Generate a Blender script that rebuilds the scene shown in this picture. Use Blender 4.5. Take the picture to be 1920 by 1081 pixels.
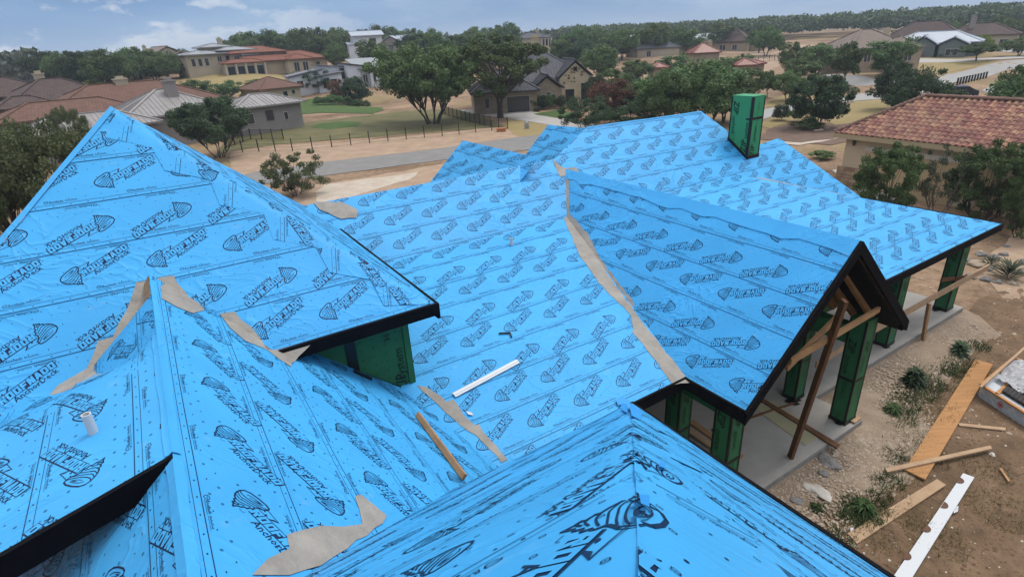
import bpy, math, random, bmesh
import numpy as np
from mathutils import Vector, Matrix
from mathutils.geometry import tessellate_polygon
random.seed(7); RNG = np.random.default_rng(7)
for o in list(bpy.data.objects): bpy.data.objects.remove(o)
SC = bpy.context.scene; COL = SC.collection
# ------------------------------------------------------------------ camera
HCAM = 10.2
F_PX, PITCH, ROLL, AZ = 1053.2, math.radians(23.87), math.radians(3.156), math.radians(58.4)
FW = Vector((0, math.cos(PITCH), -math.sin(PITCH)))
U0 = Vector((0, math.sin(PITCH), math.cos(PITCH))); R0 = Vector((1, 0, 0))
RT = R0*math.cos(ROLL) - U0*math.sin(ROLL); UP = R0*math.sin(ROLL) + U0*math.cos(ROLL)
cam_d = bpy.data.cameras.new('camera'); cam = bpy.data.objects.new('camera', cam_d); COL.objects.link(cam)
cam_d.sensor_width = 36; cam_d.lens = 36*F_PX/1920; cam_d.clip_start = .05; cam_d.clip_end = 20000
cam.matrix_world = Matrix(((RT.x, UP.x, -FW.x, 0), (RT.y, UP.y, -FW.y, 0), (RT.z, UP.z, -FW.z, HCAM), (0, 0, 0, 1)))
SC.camera = cam
SC.view_settings.view_transform = 'Standard'; SC.view_settings.look = 'None'
SC.view_settings.gamma = 1; SC.view_settings.use_curve_mapping = False
SC.view_settings.exposure = 0.31
SC.cycles.max_bounces = 5; SC.cycles.transparent_max_bounces = 6
# ------------------------------------------------------------------ sky and sun
SUN_AZ, SUN_EL = math.radians(58), math.radians(64)
W = bpy.data.worlds.new('World'); SC.world = W; W.use_nodes = True
nt = W.node_tree; nt.nodes.clear()
def nd(nt, t, **k):
    n = nt.nodes.new(t)
    for a, b in k.items(): setattr(n, a, b)
    return n
def ramp(nt, stops, src):
    r = nd(nt, 'ShaderNodeValToRGB'); cr = r.color_ramp
    while len(cr.elements) < len(stops): cr.elements.new(.5)
    for e, (p, c) in zip(cr.elements, stops): e.position = p; e.color = (*c, 1) if len(c) == 3 else c
    nt.links.new(src, r.inputs[0]); return r
sky = nd(nt, 'ShaderNodeTexSky', sky_type='NISHITA', sun_disc=False)
sky.sun_elevation = SUN_EL; sky.sun_rotation = SUN_AZ; sky.air_density = 1.3; sky.dust_density = .6; sky.ozone_density = 2.0
tc = nd(nt, 'ShaderNodeTexCoord')
sep = nd(nt, 'ShaderNodeSeparateXYZ'); nt.links.new(tc.outputs['Generated'], sep.inputs[0])
def m_(op, a, b=None, c=None, tree=None):
    tree = tree or nt
    n = nd(tree, 'ShaderNodeMath', operation=op)
    for i, v in enumerate((a, b, c)):
        if v is None: continue
        if isinstance(v, (int, float)): n.inputs[i].default_value = v
        else: tree.links.new(v, n.inputs[i])
    return n.outputs[0]
zz = m_('MAXIMUM', sep.outputs[2], 0.0)
deckr = ramp(nt, [(0, (2.0, 3.4, 5.5)), (.06, (1.45, 2.75, 5.0)), (.13, (.95, 1.9, 3.9)), (.30, (4.2, 4.9, 6.0)), (.55, (9.6, 10.1, 11.0)), (1, (11.4, 11.8, 12.6))], zz)
mp1 = nd(nt, 'ShaderNodeMapping'); mp1.inputs['Scale'].default_value = (1, 1, 5); nt.links.new(tc.outputs['Generated'], mp1.inputs[0])
n1 = nd(nt, 'ShaderNodeTexNoise'); n1.inputs['Scale'].default_value = 2.2; n1.inputs['Detail'].default_value = 6; n1.inputs['Roughness'].default_value = .5
nt.links.new(mp1.outputs[0], n1.inputs['Vector'])
r1 = ramp(nt, [(.30, (.82, .85, .90)), (.48, (.97, .98, .99)), (.68, (1.45, 1.30, 1.14))], n1.outputs[0])
deck0 = nd(nt, 'ShaderNodeMix', data_type='RGBA'); deck0.inputs[0].default_value = .90
nt.links.new(sky.outputs[0], deck0.inputs[6]); nt.links.new(deckr.outputs[0], deck0.inputs[7])
deck = nd(nt, 'ShaderNodeMix', data_type='RGBA', blend_type='MULTIPLY'); deck.inputs[0].default_value = 1.0
nt.links.new(deck0.outputs[2], deck.inputs[6]); nt.links.new(r1.outputs[0], deck.inputs[7])
# broken cumulus low down, thicker in the west
n2 = nd(nt, 'ShaderNodeTexNoise'); n2.inputs['Scale'].default_value = 9; n2.inputs['Detail'].default_value = 8; n2.inputs['Roughness'].default_value = .6
mp = nd(nt, 'ShaderNodeMapping'); mp.inputs['Scale'].default_value = (1, 1, 2.6); mp.inputs['Location'].default_value = (.33, .1, .12)
nt.links.new(tc.outputs['Generated'], mp.inputs[0]); nt.links.new(mp.outputs[0], n2.inputs['Vector'])
r2 = ramp(nt, [(.49, (0, 0, 0)), (.58, (1, 1, 1))], n2.outputs[0])
west = nd(nt, 'ShaderNodeMapRange'); nt.links.new(sep.outputs[0], west.inputs[0])
west.inputs[1].default_value = -.10; west.inputs[2].default_value = -.50; west.inputs[3].default_value = .12; west.inputs[4].default_value = 1
cum = m_('MULTIPLY', r2.outputs[0], west.outputs[0])
fin = nd(nt, 'ShaderNodeMix', data_type='RGBA'); nt.links.new(m_('MULTIPLY', cum, .8), fin.inputs[0])
nt.links.new(deck.outputs[2], fin.inputs[6]); fin.inputs[7].default_value = (5.8, 6.2, 6.8, 1)
bg = nd(nt, 'ShaderNodeBackground'); bg.inputs[1].default_value = .105
nt.links.new(fin.outputs[2], bg.inputs[0])
wo = nd(nt, 'ShaderNodeOutputWorld'); nt.links.new(bg.outputs[0], wo.inputs[0])
sd = bpy.data.lights.new('sun', 'SUN'); sd.energy = 1.9; sd.angle = math.radians(22); sd.color = (1, .95, .88)
sun = bpy.data.objects.new('sun', sd); COL.objects.link(sun)
sdir = Vector((math.sin(SUN_AZ)*math.cos(SUN_EL), math.cos(SUN_AZ)*math.cos(SUN_EL), math.sin(SUN_EL)))
sun.rotation_euler = sdir.to_track_quat('Z', 'Y').to_euler()

# ------------------------------------------------------------------ helpers
def ray(x, y): return RT*((x-960)/F_PX) - UP*((y-540.5)/F_PX) + FW
def pr(x, y, r):                      # point seen at pixel x,y at horizontal distance r
    d = ray(x, y); h = math.hypot(d.x, d.y); d = d*(r/h); return Vector((d.x, d.y, HCAM+d.z))
Av = Vector((math.sin(AZ), math.cos(AZ), 0)); Bv = Vector((-math.cos(AZ), math.sin(AZ), 0))
K = 0.75556                           # plan units of the house in metres
def HP(a, b, z): return Vector((K*(a*Av.x+b*Bv.x), K*(a*Av.y+b*Bv.y), HCAM+K*z))
def hdir(x, y):
    d = ray(x, y); return (d.dot(Av), d.dot(Bv), d.z)
def tag(o, label=None, cat=None, group=None, kind=None):
    if label: o['label'] = label
    if cat: o['category'] = cat
    if group: o['group'] = group
    if kind: o['kind'] = kind
    return o
def empty(name, loc, label, cat, group=None, rz=0):
    o = bpy.data.objects.new(name, None); COL.objects.link(o); o.location = loc; o.rotation_euler[2] = rz
    o.empty_display_size = .2
    return tag(o, label, cat, group)
def wmat(o):
    M = Matrix.LocRotScale(o.location, o.rotation_euler, o.scale)
    return wmat(o.parent) @ M if o.parent else M
class MB:
    def __init__(s): s.v = []; s.f = []; s.m = []; s.sm = False
    def poly(s, pts, m=0):
        n = len(s.v); s.v += [tuple(p) for p in pts]; s.f.append(tuple(range(n, n+len(pts)))); s.m.append(m)
    def hexa(s, c, m=0):              # 8 corners: bottom 4 ccw, top 4 ccw
        n = len(s.v); s.v += [tuple(p) for p in c]
        for q in ((3, 2, 1, 0), (4, 5, 6, 7), (0, 1, 5, 4), (1, 2, 6, 5), (2, 3, 7, 6), (3, 0, 4, 7)):
            s.f.append(tuple(n+i for i in q)); s.m.append(m)
    def box(s, lo, hi, m=0):
        (a, b, c), (d, e, f) = lo, hi
        s.hexa([(a, b, c), (d, b, c), (d, e, c), (a, e, c), (a, b, f), (d, b, f), (d, e, f), (a, e, f)], m)
    def bar(s, p, q, w, h, up=Vector((0, 0, 1)), m=0):  # beam from p to q, w across, h along up
        p = Vector(p); q = Vector(q); d = (q-p).normalized(); x = d.cross(up)
        if x.length < 1e-4: x = d.cross(Vector((1, 0, 0)))
        x.normalize(); u = x.cross(d).normalized(); x = x*(w/2); u = u*(h/2)
        s.hexa([p-x-u, p+x-u, q+x-u, q-x-u, p-x+u, p+x+u, q+x+u, q-x+u], m)
    def tube(s, pts, rad, n=6, m=0, cap=True):
        rings = []; pts = [Vector(p) for p in pts]
        for i, p in enumerate(pts):
            d = (pts[min(i+1, len(pts)-1)]-pts[max(i-1, 0)]).normalized()
            x = d.cross(Vector((0, 0, 1)))
            if x.length < .05: x = d.cross(Vector((1, 0, 0)))
            x.normalize(); y = d.cross(x); r = rad[i] if hasattr(rad, '__len__') else rad
            base = len(s.v)
            for k in range(n):
                t = 2*math.pi*k/n; s.v.append(tuple(p+x*(r*math.cos(t))+y*(r*math.sin(t))))
            rings.append(base)
        for a, b in zip(rings, rings[1:]):
            for k in range(n):
                s.f.append((a+k, a+(k+1) % n, b+(k+1) % n, b+k)); s.m.append(m)
        if cap:
            s.f.append(tuple(rings[-1]+k for k in range(n))); s.m.append(m)
            s.f.append(tuple(rings[0]+k for k in reversed(range(n)))); s.m.append(m)
    def prism(s, pts, h, m=0):         # pts world polygon, extruded by vector h
        n = len(pts); b = len(s.v); h = Vector(h)
        s.v += [tuple(p) for p in pts]+[tuple(Vector(p)+h) for p in pts]
        s.f.append(tuple(b+i for i in reversed(range(n)))); s.m.append(m); s.f.append(tuple(b+n+i for i in range(n))); s.m.append(m)
        for i in range(n):
            j = (i+1) % n; s.f.append((b+i, b+j, b+n+j, b+n+i)); s.m.append(m)
    def build(s, name, mats, parent=None, smooth=False, world=True, **tags):
        if not s.v: return None
        me = bpy.data.meshes.new(name); vs = s.v
        if parent is not None and world:
            inv = wmat(parent).inverted(); vs = [tuple(inv @ Vector(p)) for p in vs]
        me.from_pydata(vs, [], s.f)
        if not isinstance(mats, (list, tuple)): mats = [mats]
        for m in mats: me.materials.append(m)
        if len(mats) > 1: me.polygons.foreach_set('material_index', s.m)
        if smooth: me.polygons.foreach_set('use_smooth', [True]*len(s.f))
        me.update(); o = bpy.data.objects.new(name, me); COL.objects.link(o)
        if parent is not None: o.parent = parent
        return tag(o, **tags) if tags else o
def copy_tree(o, parent=None):
    c = o.copy(); COL.objects.link(c); c.parent = parent
    for ch in o.children: copy_tree(ch, c)
    return c
# ------------------------------------------------------------------ materials
MATS = {}
def mat(name, col, rough=.7, spec=.3, noise=None, bump=None, col2=None, metal=0, trans=0, rnd=0, stretch=None, detail=5):
    """noise=(scale, amount) blends col with col2; bump=(scale, strength)"""
    if name in MATS: return MATS[name]
    m = bpy.data.materials.new(name); m.use_nodes = True; t = m.node_tree; p = t.nodes['Principled BSDF']
    p.inputs['Roughness'].default_value = rough; p.inputs['Specular IOR Level'].default_value = spec; p.inputs['Metallic'].default_value = metal
    g = nd(t, 'ShaderNodeNewGeometry'); vec = g.outputs['Position']
    if stretch:
        mpn = nd(t, 'ShaderNodeMapping'); mpn.inputs['Rotation'].default_value = (0, 0, stretch[1]); mpn.inputs['Scale'].default_value = stretch[0]
        tcn = nd(t, 'ShaderNodeTexCoord')
        t.links.new(tcn.outputs['Object'], mpn.inputs[0]); vec = mpn.outputs[0]
    c = None
    if noise:
        n = nd(t, 'ShaderNodeTexNoise'); n.inputs['Scale'].default_value = noise[0]; n.inputs['Detail'].default_value = detail; n.inputs['Roughness'].default_value = .62
        t.links.new(vec, n.inputs['Vector'])
        c2 = col2 or tuple(x*.55 for x in col)
        lo = .5-.25*noise[1]; hi = .5+.25*noise[1]
        r = ramp(t, [(max(0, .5-.22/max(noise[1], .01)*1), c2), (min(1, .5+.22/max(noise[1], .01)), col)], n.outputs[0]); c = r.outputs[0]
    if rnd:
        oi = nd(t, 'ShaderNodeObjectInfo'); hs = nd(t, 'ShaderNodeHueSaturation')
        if c is not None: t.links.new(c, hs.inputs['Color'])
        else: hs.inputs['Color'].default_value = (*col, 1)
        t.links.new(m_('MULTIPLY_ADD', oi.outputs['Random'], rnd*2, 1-rnd, tree=t), hs.inputs['Value'])
        t.links.new(m_('MULTIPLY_ADD', oi.outputs['Random'], .04, .48, tree=t), hs.inputs['Hue']); c = hs.outputs[0]
    if c is not None: t.links.new(c, p.inputs['Base Color'])
    else: p.inputs['Base Color'].default_value = (*col, 1)
    if bump:
        b = nd(t, 'ShaderNodeBump'); b.inputs['Strength'].default_value = bump[1]; b.inputs['Distance'].default_value = .05
        n = nd(t, 'ShaderNodeTexNoise'); n.inputs['Scale'].default_value = bump[0]; n.inputs['Detail'].default_value = 4
        t.links.new(vec, n.inputs['Vector']); t.links.new(n.outputs[0], b.inputs['Height']); t.links.new(b.outputs[0], p.inputs['Normal'])
    if trans:
        tr = nd(t, 'ShaderNodeBsdfTranslucent'); mx = nd(t, 'ShaderNodeMixShader'); mx.inputs[0].default_value = trans
        if c is not None: t.links.new(c, tr.inputs[0])
        else: tr.inputs[0].default_value = (*col, 1)
        t.links.new(p.outputs[0], mx.inputs[1]); t.links.new(tr.outputs[0], mx.inputs[2]); t.links.new(mx.outputs[0], t.nodes['Material Output'].inputs[0])
    MATS[name] = m; return m
def sheet_mat(name, col, dark=False):
    m = bpy.data.materials.new(name); m.use_nodes = True; t = m.node_tree; p = t.nodes['Principled BSDF']
    p.inputs['Roughness'].default_value = .5; p.inputs['Specular IOR Level'].default_value = .16
    g = nd(t, 'ShaderNodeNewGeometry')
    n = nd(t, 'ShaderNodeTexNoise'); n.inputs['Scale'].default_value = .9; n.inputs['Detail'].default_value = 5; t.links.new(g.outputs['Position'], n.inputs['Vector'])
    c2 = tuple(x*.86 for x in col); r = ramp(t, [(.3, c2), (.7, col)], n.outputs[0]); 
    # dust and scuffs from boots
    n3 = nd(t, 'ShaderNodeTexNoise'); n3.inputs['Scale'].default_value = 3.1; n3.inputs['Detail'].default_value = 8; n3.inputs['Roughness'].default_value = .7
    t.links.new(g.outputs['Position'], n3.inputs['Vector']); r3 = ramp(t, [(.60, (0, 0, 0)), (.78, (1, 1, 1))], n3.outputs[0])
    mx = nd(t, 'ShaderNodeMix', data_type='RGBA'); t.links.new(m_('MULTIPLY', r3.outputs[0], .25 if not dark else .12, tree=t), mx.inputs[0])
    t.links.new(r.outputs[0], mx.inputs[6]); mx.inputs[7].default_value = (.30, .42, .50, 1) if not dark else (.10, .2, .3, 1)
    t.links.new(mx.outputs[2], p.inputs['Base Color'])
    # wrinkles: warped ridged noise + fine crinkle
    warp = nd(t, 'ShaderNodeTexNoise'); warp.inputs['Scale'].default_value = .7; t.links.new(g.outputs['Position'], warp.inputs['Vector'])
    va = nd(t, 'ShaderNodeVectorMath', operation='MULTIPLY_ADD'); t.links.new(warp.outputs['Color'], va.inputs[0]); va.inputs[1].default_value = (1.6, 1.6, 1.6); t.links.new(g.outputs['Position'], va.inputs[2])
    mpn = nd(t, 'ShaderNodeMapping'); mpn.inputs['Rotation'].default_value = (0, 0, -(math.pi/2-AZ)); mpn.inputs['Scale'].default_value = (1.0, 2.6, 1.6)
    t.links.new(va.outputs[0], mpn.inputs[0])
    w1 = nd(t, 'ShaderNodeTexNoise'); w1.inputs['Scale'].default_value = 1.5; w1.inputs['Detail'].default_value = 2; t.links.new(mpn.outputs[0], w1.inputs['Vector'])
    rid = m_('ABSOLUTE', m_('SUBTRACT', w1.outputs[0], .5, tree=t), tree=t); rid = m_('POWER', m_('SUBTRACT', 1.0, m_('MULTIPLY', rid, 6.0, tree=t), tree=t), 3.0, tree=t)
    rid = m_('MAXIMUM', rid, 0.0, tree=t)
    msk = nd(t, 'ShaderNodeTexNoise'); msk.inputs['Scale'].default_value = .45; t.links.new(g.outputs['Position'], msk.inputs['Vector'])
    rmk = ramp(t, [(.42, (.05, .05, .05)), (.62, (1, 1, 1))], msk.outputs[0])
    w2 = nd(t, 'ShaderNodeTexNoise'); w2.inputs['Scale'].default_value = 9; w2.inputs['Detail'].default_value = 4; t.links.new(mpn.outputs[0], w2.inputs['Vector'])
    h = m_('ADD', m_('MULTIPLY', rid, rmk.outputs[0], tree=t), m_('MULTIPLY', w2.outputs[0], .16, tree=t), tree=t)
    w4 = nd(t, 'ShaderNodeTexNoise'); w4.inputs['Scale'].default_value = 1.1; w4.inputs['Detail'].default_value = 1; t.links.new(g.outputs['Position'], w4.inputs['Vector'])
    h = m_('ADD', h, m_('MULTIPLY', w4.outputs[0], 1.3, tree=t), tree=t)
    b = nd(t, 'ShaderNodeBump'); b.inputs['Strength'].default_value = .42; b.inputs['Distance'].default_value = .032
    t.links.new(h, b.inputs['Height']); t.links.new(b.outputs[0], p.inputs['Normal'])
    MATS[name] = m; return m
M_BLUE = sheet_mat('blue_underlayment', (.052, .335, .67))
M_INK = sheet_mat('printed_ink', (.004, .018, .060), dark=True)
M_BLACK = mat('black_trim', (.006, .006, .008), rough=.7, spec=.06, noise=(3, 1), bump=(8, .2))
M_GREEN = mat('green_sheathing', (.028, .145, .060), rough=.55, spec=.25, noise=(2.5, 1), col2=(.020, .110, .046), bump=(30, .08))
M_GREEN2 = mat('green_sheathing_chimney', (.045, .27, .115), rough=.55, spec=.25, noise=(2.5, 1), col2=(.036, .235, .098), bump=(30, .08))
M_TAPE = mat('black_tape', (.006, .007, .007), rough=.4, spec=.4)
M_INK2 = mat('dark_lettering', (.005, .016, .010), rough=.6)
M_FELT = mat('taupe_membrane', (.31, .285, .25), rough=.75, noise=(2.2, 1), col2=(.20, .183, .162), bump=(4, 1.0))
M_WOOD = mat('lumber', (.40, .23, .11), rough=.8, noise=(3, 1), col2=(.27, .15, .07), stretch=((1, 1, 1), 0), bump=(25, .2))
M_WOODD = mat('brown_lumber', (.16, .075, .035), rough=.75, noise=(4, 1), col2=(.09, .042, .02), bump=(25, .2))
M_WOODL = mat('pale_lumber', (.42, .29, .18), rough=.8, noise=(4, 1), col2=(.31, .2, .12), bump=(25, .2))
M_OSB = mat('roof_deck', (.25, .16, .08), rough=.85, noise=(14, 1), col2=(.14, .085, .04))
M_CONC = mat('concrete_slab', (.36, .34, .31), rough=.85, noise=(1.1, 1), col2=(.26, .245, .225), bump=(12, .12), detail=8)
M_CONCE = mat('concrete_edge', (.24, .23, .21), rough=.9, noise=(2, 1), col2=(.17, .165, .15), bump=(12, .3))
M_WHITE = mat('white_plastic', (.50, .52, .54), rough=.4, spec=.4)
M_METAL = mat('pale_flashing_metal', (.55, .58, .60), rough=.35, spec=.5, metal=.3)
# ------------------------------------------------------------------ printed pattern of the underlayment (plan units)
def stroke(pts, w):
    out = []
    for i in range(len(pts)-1):
        (x0, y0), (x1, y1) = pts[i], pts[i+1]; dx, dy = x1-x0, y1-y0; l = math.hypot(dx, dy) or 1e-6
        ww = w if not hasattr(w, '__len__') else w[i]
        nx, ny = -dy/l*ww/2, dx/l*ww/2; ex, ey = dx/l*ww*.35, dy/l*ww*.35
        a, b, c, d = (x0+nx-ex, y0+ny-ey), (x0-nx-ex, y0-ny-ey), (x1-nx+ex, y1-ny+ey), (x1+nx+ex, y1+ny+ey)
        out += [(a, b, c), (a, c, d)]
    return out
def fillp(pts):
    return [tuple(pts[i] for i in t) for t in tessellate_polygon([[Vector((x, y, 0)) for x, y in pts]])]
def smooth(pts, n=3, closed=False):
    out = []; N = len(pts)
    for i in range(N if closed else N-1):
        p0 = pts[(i-1) % N] if closed or i > 0 else pts[i]; p1 = pts[i]; p2 = pts[(i+1) % N]
        p3 = pts[(i+2) % N] if closed or i+2 < N else p2
        for k in range(n):
            t = k/n
            out.append(tuple(.5*((2*p1[j])+(-p0[j]+p2[j])*t+(2*p0[j]-5*p1[j]+4*p2[j]-p3[j])*t*t+(-p0[j]+3*p1[j]-3*p2[j]+p3[j])*t**3) for j in (0, 1)))
    out.append(pts[0] if closed else pts[-1]); return out
def text2d(s, size, bold=0.0, shear=0.0, res=1):
    cu = bpy.data.curves.new('t', 'FONT'); cu.body = s; cu.size = size; cu.resolution_u = res; cu.offset = bold*size; cu.shear = shear
    cu.fill_mode = 'FRONT' if hasattr(cu, 'fill_mode') else cu.fill_mode
    o = bpy.data.objects.new('t', cu); me = o.to_mesh(); me.calc_loop_triangles()
    vs = [(v.co.x, v.co.y) for v in me.vertices]
    tr = [tuple(vs[i] for i in lt.vertices) for lt in me.loop_triangles if abs(lt.area) > 1e-9]
    o.to_mesh_clear(); bpy.data.objects.remove(o); bpy.data.curves.remove(cu)
    return tr
def txf(tris, s=1.0, dx=0, dy=0, rot=0, sx=None):
    c, n = math.cos(rot), math.sin(rot); sx = s if sx is None else sx
    return [tuple((c*(x*sx)-n*(y*s)+dx, n*(x*sx)+c*(y*s)+dy) for x, y in t) for t in tris]
S_ = .00204
def q(X, Y): return ((X-228)*S_, -(Y-880)*S_)
def qs(*l): return [q(*p) for p in l]
dark = []; light = []
fun = qs((226,884),(232,858),(262,836),(318,822),(380,816),(412,822),(420,838),(414,858),(398,876),(384,892),(380,906),(386,924),(372,936),(374,954),(356,962),(354,982),(340,992),(334,1022),(316,1004),(300,998),(304,984),(282,974),(284,962),(262,952),(244,934),(232,910))
dark += stroke(smooth(fun, 1, True), 0.020)
dark += stroke(smooth(qs((230,886),(256,896),(306,890),(362,870),(404,846),(416,832)), 3), 0.012)
dark += stroke(smooth(qs((270,868),(296,852),(340,842),(376,838)), 3), 0.009)
dark += stroke(smooth(qs((296,872),(340,862),(376,846)), 3), 0.008)
dark += fillp(qs((318,858),(350,846),(378,845),(346,854)))
dark += stroke(smooth(qs((238,910),(276,920),(322,904),(366,886),(398,868)), 3), 0.011)
dark += stroke(smooth(qs((252,934),(288,938),(328,922),(372,902)), 3), 0.011)
dark += stroke(smooth(qs((280,958),(306,958),(338,942),(366,922)), 3), 0.012)
dark += stroke(smooth(qs((296,980),(318,978),(346,954)), 3), 0.012)
dark += stroke(smooth(qs((308,998),(322,994),(332,978)), 3), 0.014)
dark += stroke(qs((417,838),(470,846),(528,852),(482,892)), .009)
dark += fillp(qs((528,852),(498,862),(480,892)))
dark += fillp(qs((440,880),(450,872),(462,878),(450,886)))
box = qs((404,888),(880,884),(888,892),(882,950),(872,962),(384,964),(378,956),(398,892))
bt, bb_ = q(388, 886), q(388, 963)
for i in range(10):
    x0 = bt[0]+(1.0/10)*i; x1 = x0+.1; o0 = .012 if i == 0 else 0; o1 = .012 if i == 9 else 0
    for j in range(2):
        ya = bb_[1]+(bt[1]-bb_[1])*j/2; yb = bb_[1]+(bt[1]-bb_[1])*(j+1)/2; sa = (ya-bb_[1])*.10; sb = (yb-bb_[1])*.10
        P = [(x0+sa+(o0 if j == 0 else 0), ya), (x1+sa-(o1 if j == 0 else 0), ya), (x1+sb-(o1 if j == 1 else 0), yb), (x0+sb+(o0 if j == 1 else 0), yb)]; dark += [(P[0], P[1], P[2]), (P[0], P[2], P[3])]
T_, H_ = .36, .26
GL = {'R': [(0,0,T_,1),(T_,1-H_,1,1),(1-T_,.5,1,1-H_),(T_,.40,1,.62),('q',(.42,.42),(.80,.42),(1.02,0),(.62,0))],
      'O': [(0,0,T_,1),(1-T_,0,1,1),(T_,1-H_,1-T_,1),(T_,0,1-T_,H_)],
      'F': [(0,0,T_,1),(T_,1-H_,1,1),(T_,.36,.82,.60)],
      'N': [(0,0,.34,1),(.66,0,1,1),('q',(.0,1),(.46,1),(1.0,0),(.54,0))],
      'A': [('q',(0,0),(.34,0),(.62,1),(.30,1)),('q',(.66,0),(1,0),(.72,1),(.38,1)),(.26,.18,.74,.40)],
      'D': [(0,0,T_,1),('q',(1-T_,.0),(1,.14),(1,.86),(1-T_,1)),(T_,1-H_,1-T_,1),(T_,0,1-T_,H_)]}
def glyphs(word, x0, y0, w, h, gap, sl):
    out = []; cw = (w-gap*(len(word)-1))/len(word)
    for i, ch in enumerate(word):
        for r in GL[ch]:
            if r[0] == 'q': P = r[1:]
            else: P = ((r[0], r[1]), (r[2], r[1]), (r[2], r[3]), (r[0], r[3]))
            P = [(x0+i*(cw+gap)+px*cw+sl*(py*h), y0+py*h) for px, py in P]
            out += [(P[0], P[1], P[2]), (P[0], P[2], P[3])]
    return out
bx, by = q(393, 959)
light += glyphs('ROOFNADO', bx, by, .966, .133, .013, .12)
t_an = text2d('AnchorDeck', .152, .010)
wx = max(p[0] for t in t_an for p in t)
dark += txf(t_an, 1, .50, -.272, 0, .775/wx)
dark += txf(text2d('TM', .022), 1, 1.29, -.19)
dark += stroke(qs((362,1000),(392,1000),(396,988)), .005)
ROT = math.radians(29); OV = (.0, .50)                    # rotated on the roll
LOGO_D = txf(dark, 1, 0, 0, ROT); LOGO_L = txf(light, 1, 0, 0, ROT)
EXPO, WID, UP_ = 1.12, 1.22, 1.48
# small line of print beside each edge line
mini = stroke(smooth([(0,.035),(.03,.06),(.075,.055),(.07,.02),(.05,0),(.03,.0)], 2, True), .007)
mini += stroke([(.015,.035),(.07,.035)], .005)
mini += txf(text2d('Roofnado', .062, .008, .3), 1, .085, .012)
mini += stroke([(.085,.0),(.34,.0)], .005)
mini += txf(text2d('AnchorDeck', .040, .006), 1, .36, .018)
mini += stroke([(.36,.006),(.60,.006)], .004)
def dot(x, y, r=.019, seg=6):
    P = [(x+r*math.cos(2*math.pi*k/seg), y+r*.8*math.sin(2*math.pi*k/seg)) for k in range(seg)]
    return [(P[0], P[k], P[k+1]) for k in range(1, seg-1)]
def ring(x, y, r=.02):
    P = [(x+r*math.cos(2*math.pi*k/10), y+r*math.sin(2*math.pi*k/10)) for k in range(11)]
    return stroke(P, .005)+dot(x, y, .006, 4)
def tile(flip, rnd, near):
    """one repeat of print, u 0..1.48, v 0..1.22"""
    d = [];
    d += txf(LOGO_D, 1, .02, .46)
    l = txf(LOGO_L, 1, .02, .46)
    if flip:
        d = [tuple((UP_-x, 1.10-y) for x, y in t) for t in d]; l = [tuple((UP_-x, 1.10-y) for x, y in t) for t in l]
    d += txf(mini, 1, .55, .135)
    d += [tuple((1.25-x, WID-.10-.03-y) for x, y in t) for t in mini]
    for vy in (.095, WID-.095):
        for k in range(4): d += stroke([(k*.37, vy), ((k+1)*.37, vy)], .006)
    for k in range(4): d += stroke([(k*.37, .007), ((k+1)*.37, .007)], .010)  # bold lower line: edge and shadow of the lap, drawn in ink
    for k in range(5):
        d += dot(.1+k*.30, .05, .014, 5); d += dot(.22+k*.30, WID-.05, .014, 5)
    for i in range(5):
        for j, vy in enumerate((.20, .42, .66, .90, 1.02)):
            ux = .08+i*.30+(j % 2)*.15; r2 = rnd.random()
            if near: d += ring(ux, vy, .015) if r2 < .6 else dot(ux, vy, .012) if r2 < .8 else []
            elif r2 < .7: d += dot(ux, vy, .011)
    return d, l
_tl = {}
for fl in (0, 1):
    for nr in (0, 1):
        a, b = tile(fl, random.Random(3), nr)
        _tl[fl, nr] = (np.array(a), np.array(b))
# ------------------------------------------------------------------ polygon clipping
def clip_half(P, n, c):               # keep n.p <= c
    out = []; N = len(P)
    for i in range(N):
        a = P[i]; b = P[(i+1) % N]; da = n[0]*a[0]+n[1]*a[1]-c; db = n[0]*b[0]+n[1]*b[1]-c
        if da <= 0: out.append(a)
        if (da < 0 < db) or (db < 0 < da):
            t = da/(da-db); out.append((a[0]+(b[0]-a[0])*t, a[1]+(b[1]-a[1])*t))
    return out
def clip_tri(P, T):                   # P any convex polygon, T ccw triangle
    for i in range(3):
        a = T[i]; b = T[(i+1) % 3]; n = (b[1]-a[1], a[0]-b[0]); P = clip_half(P, n, n[0]*a[0]+n[1]*a[1])
        if len(P) < 3: return []
    return P
def ccw(T):
    (a, b), (c, d), (e, f) = T
    return T if (c-a)*(f-b)-(e-a)*(d-b) > 0 else (T[0], T[2], T[1])
def area(P): return .5*sum(P[i][0]*P[(i+1) % len(P)][1]-P[(i+1) % len(P)][0]*P[i][1] for i in range(len(P)))
def tess(P): return [ccw(tuple(tuple(P[i]) for i in t)) for t in tessellate_polygon([[Vector((x, y, 0)) for x, y in P]])]
def inside(P, X, Y):
    r = np.zeros(X.shape, bool); N = len(P)
    for i in range(N):
        x0, y0 = P[i]; x1, y1 = P[(i+1) % N]
        c = ((y0 > Y) != (y1 > Y))
        with np.errstate(divide='ignore', invalid='ignore'): xi = (x1-x0)*(Y-y0)/(y1-y0)+x0
        r ^= c & (X < xi)
    return r
def clip_many(A, P):                  # A (n,3,2) triangles, P polygon
    if len(A) == 0: return []
    I = inside(P, A[..., 0], A[..., 1]); full = I.all(1); part = I.any(1) & ~full
    out = [tuple(map(tuple, t)) for t in A[full]]
    if part.any():
        T = tess(P)
        for t in A[part]:
            t = ccw(tuple(map(tuple, t)))
            for tt in T:
                r = clip_tri(list(t), tt)
                if len(r) >= 3 and abs(area(r)) > 1e-7: out.append(tuple(r))
    return out
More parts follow.
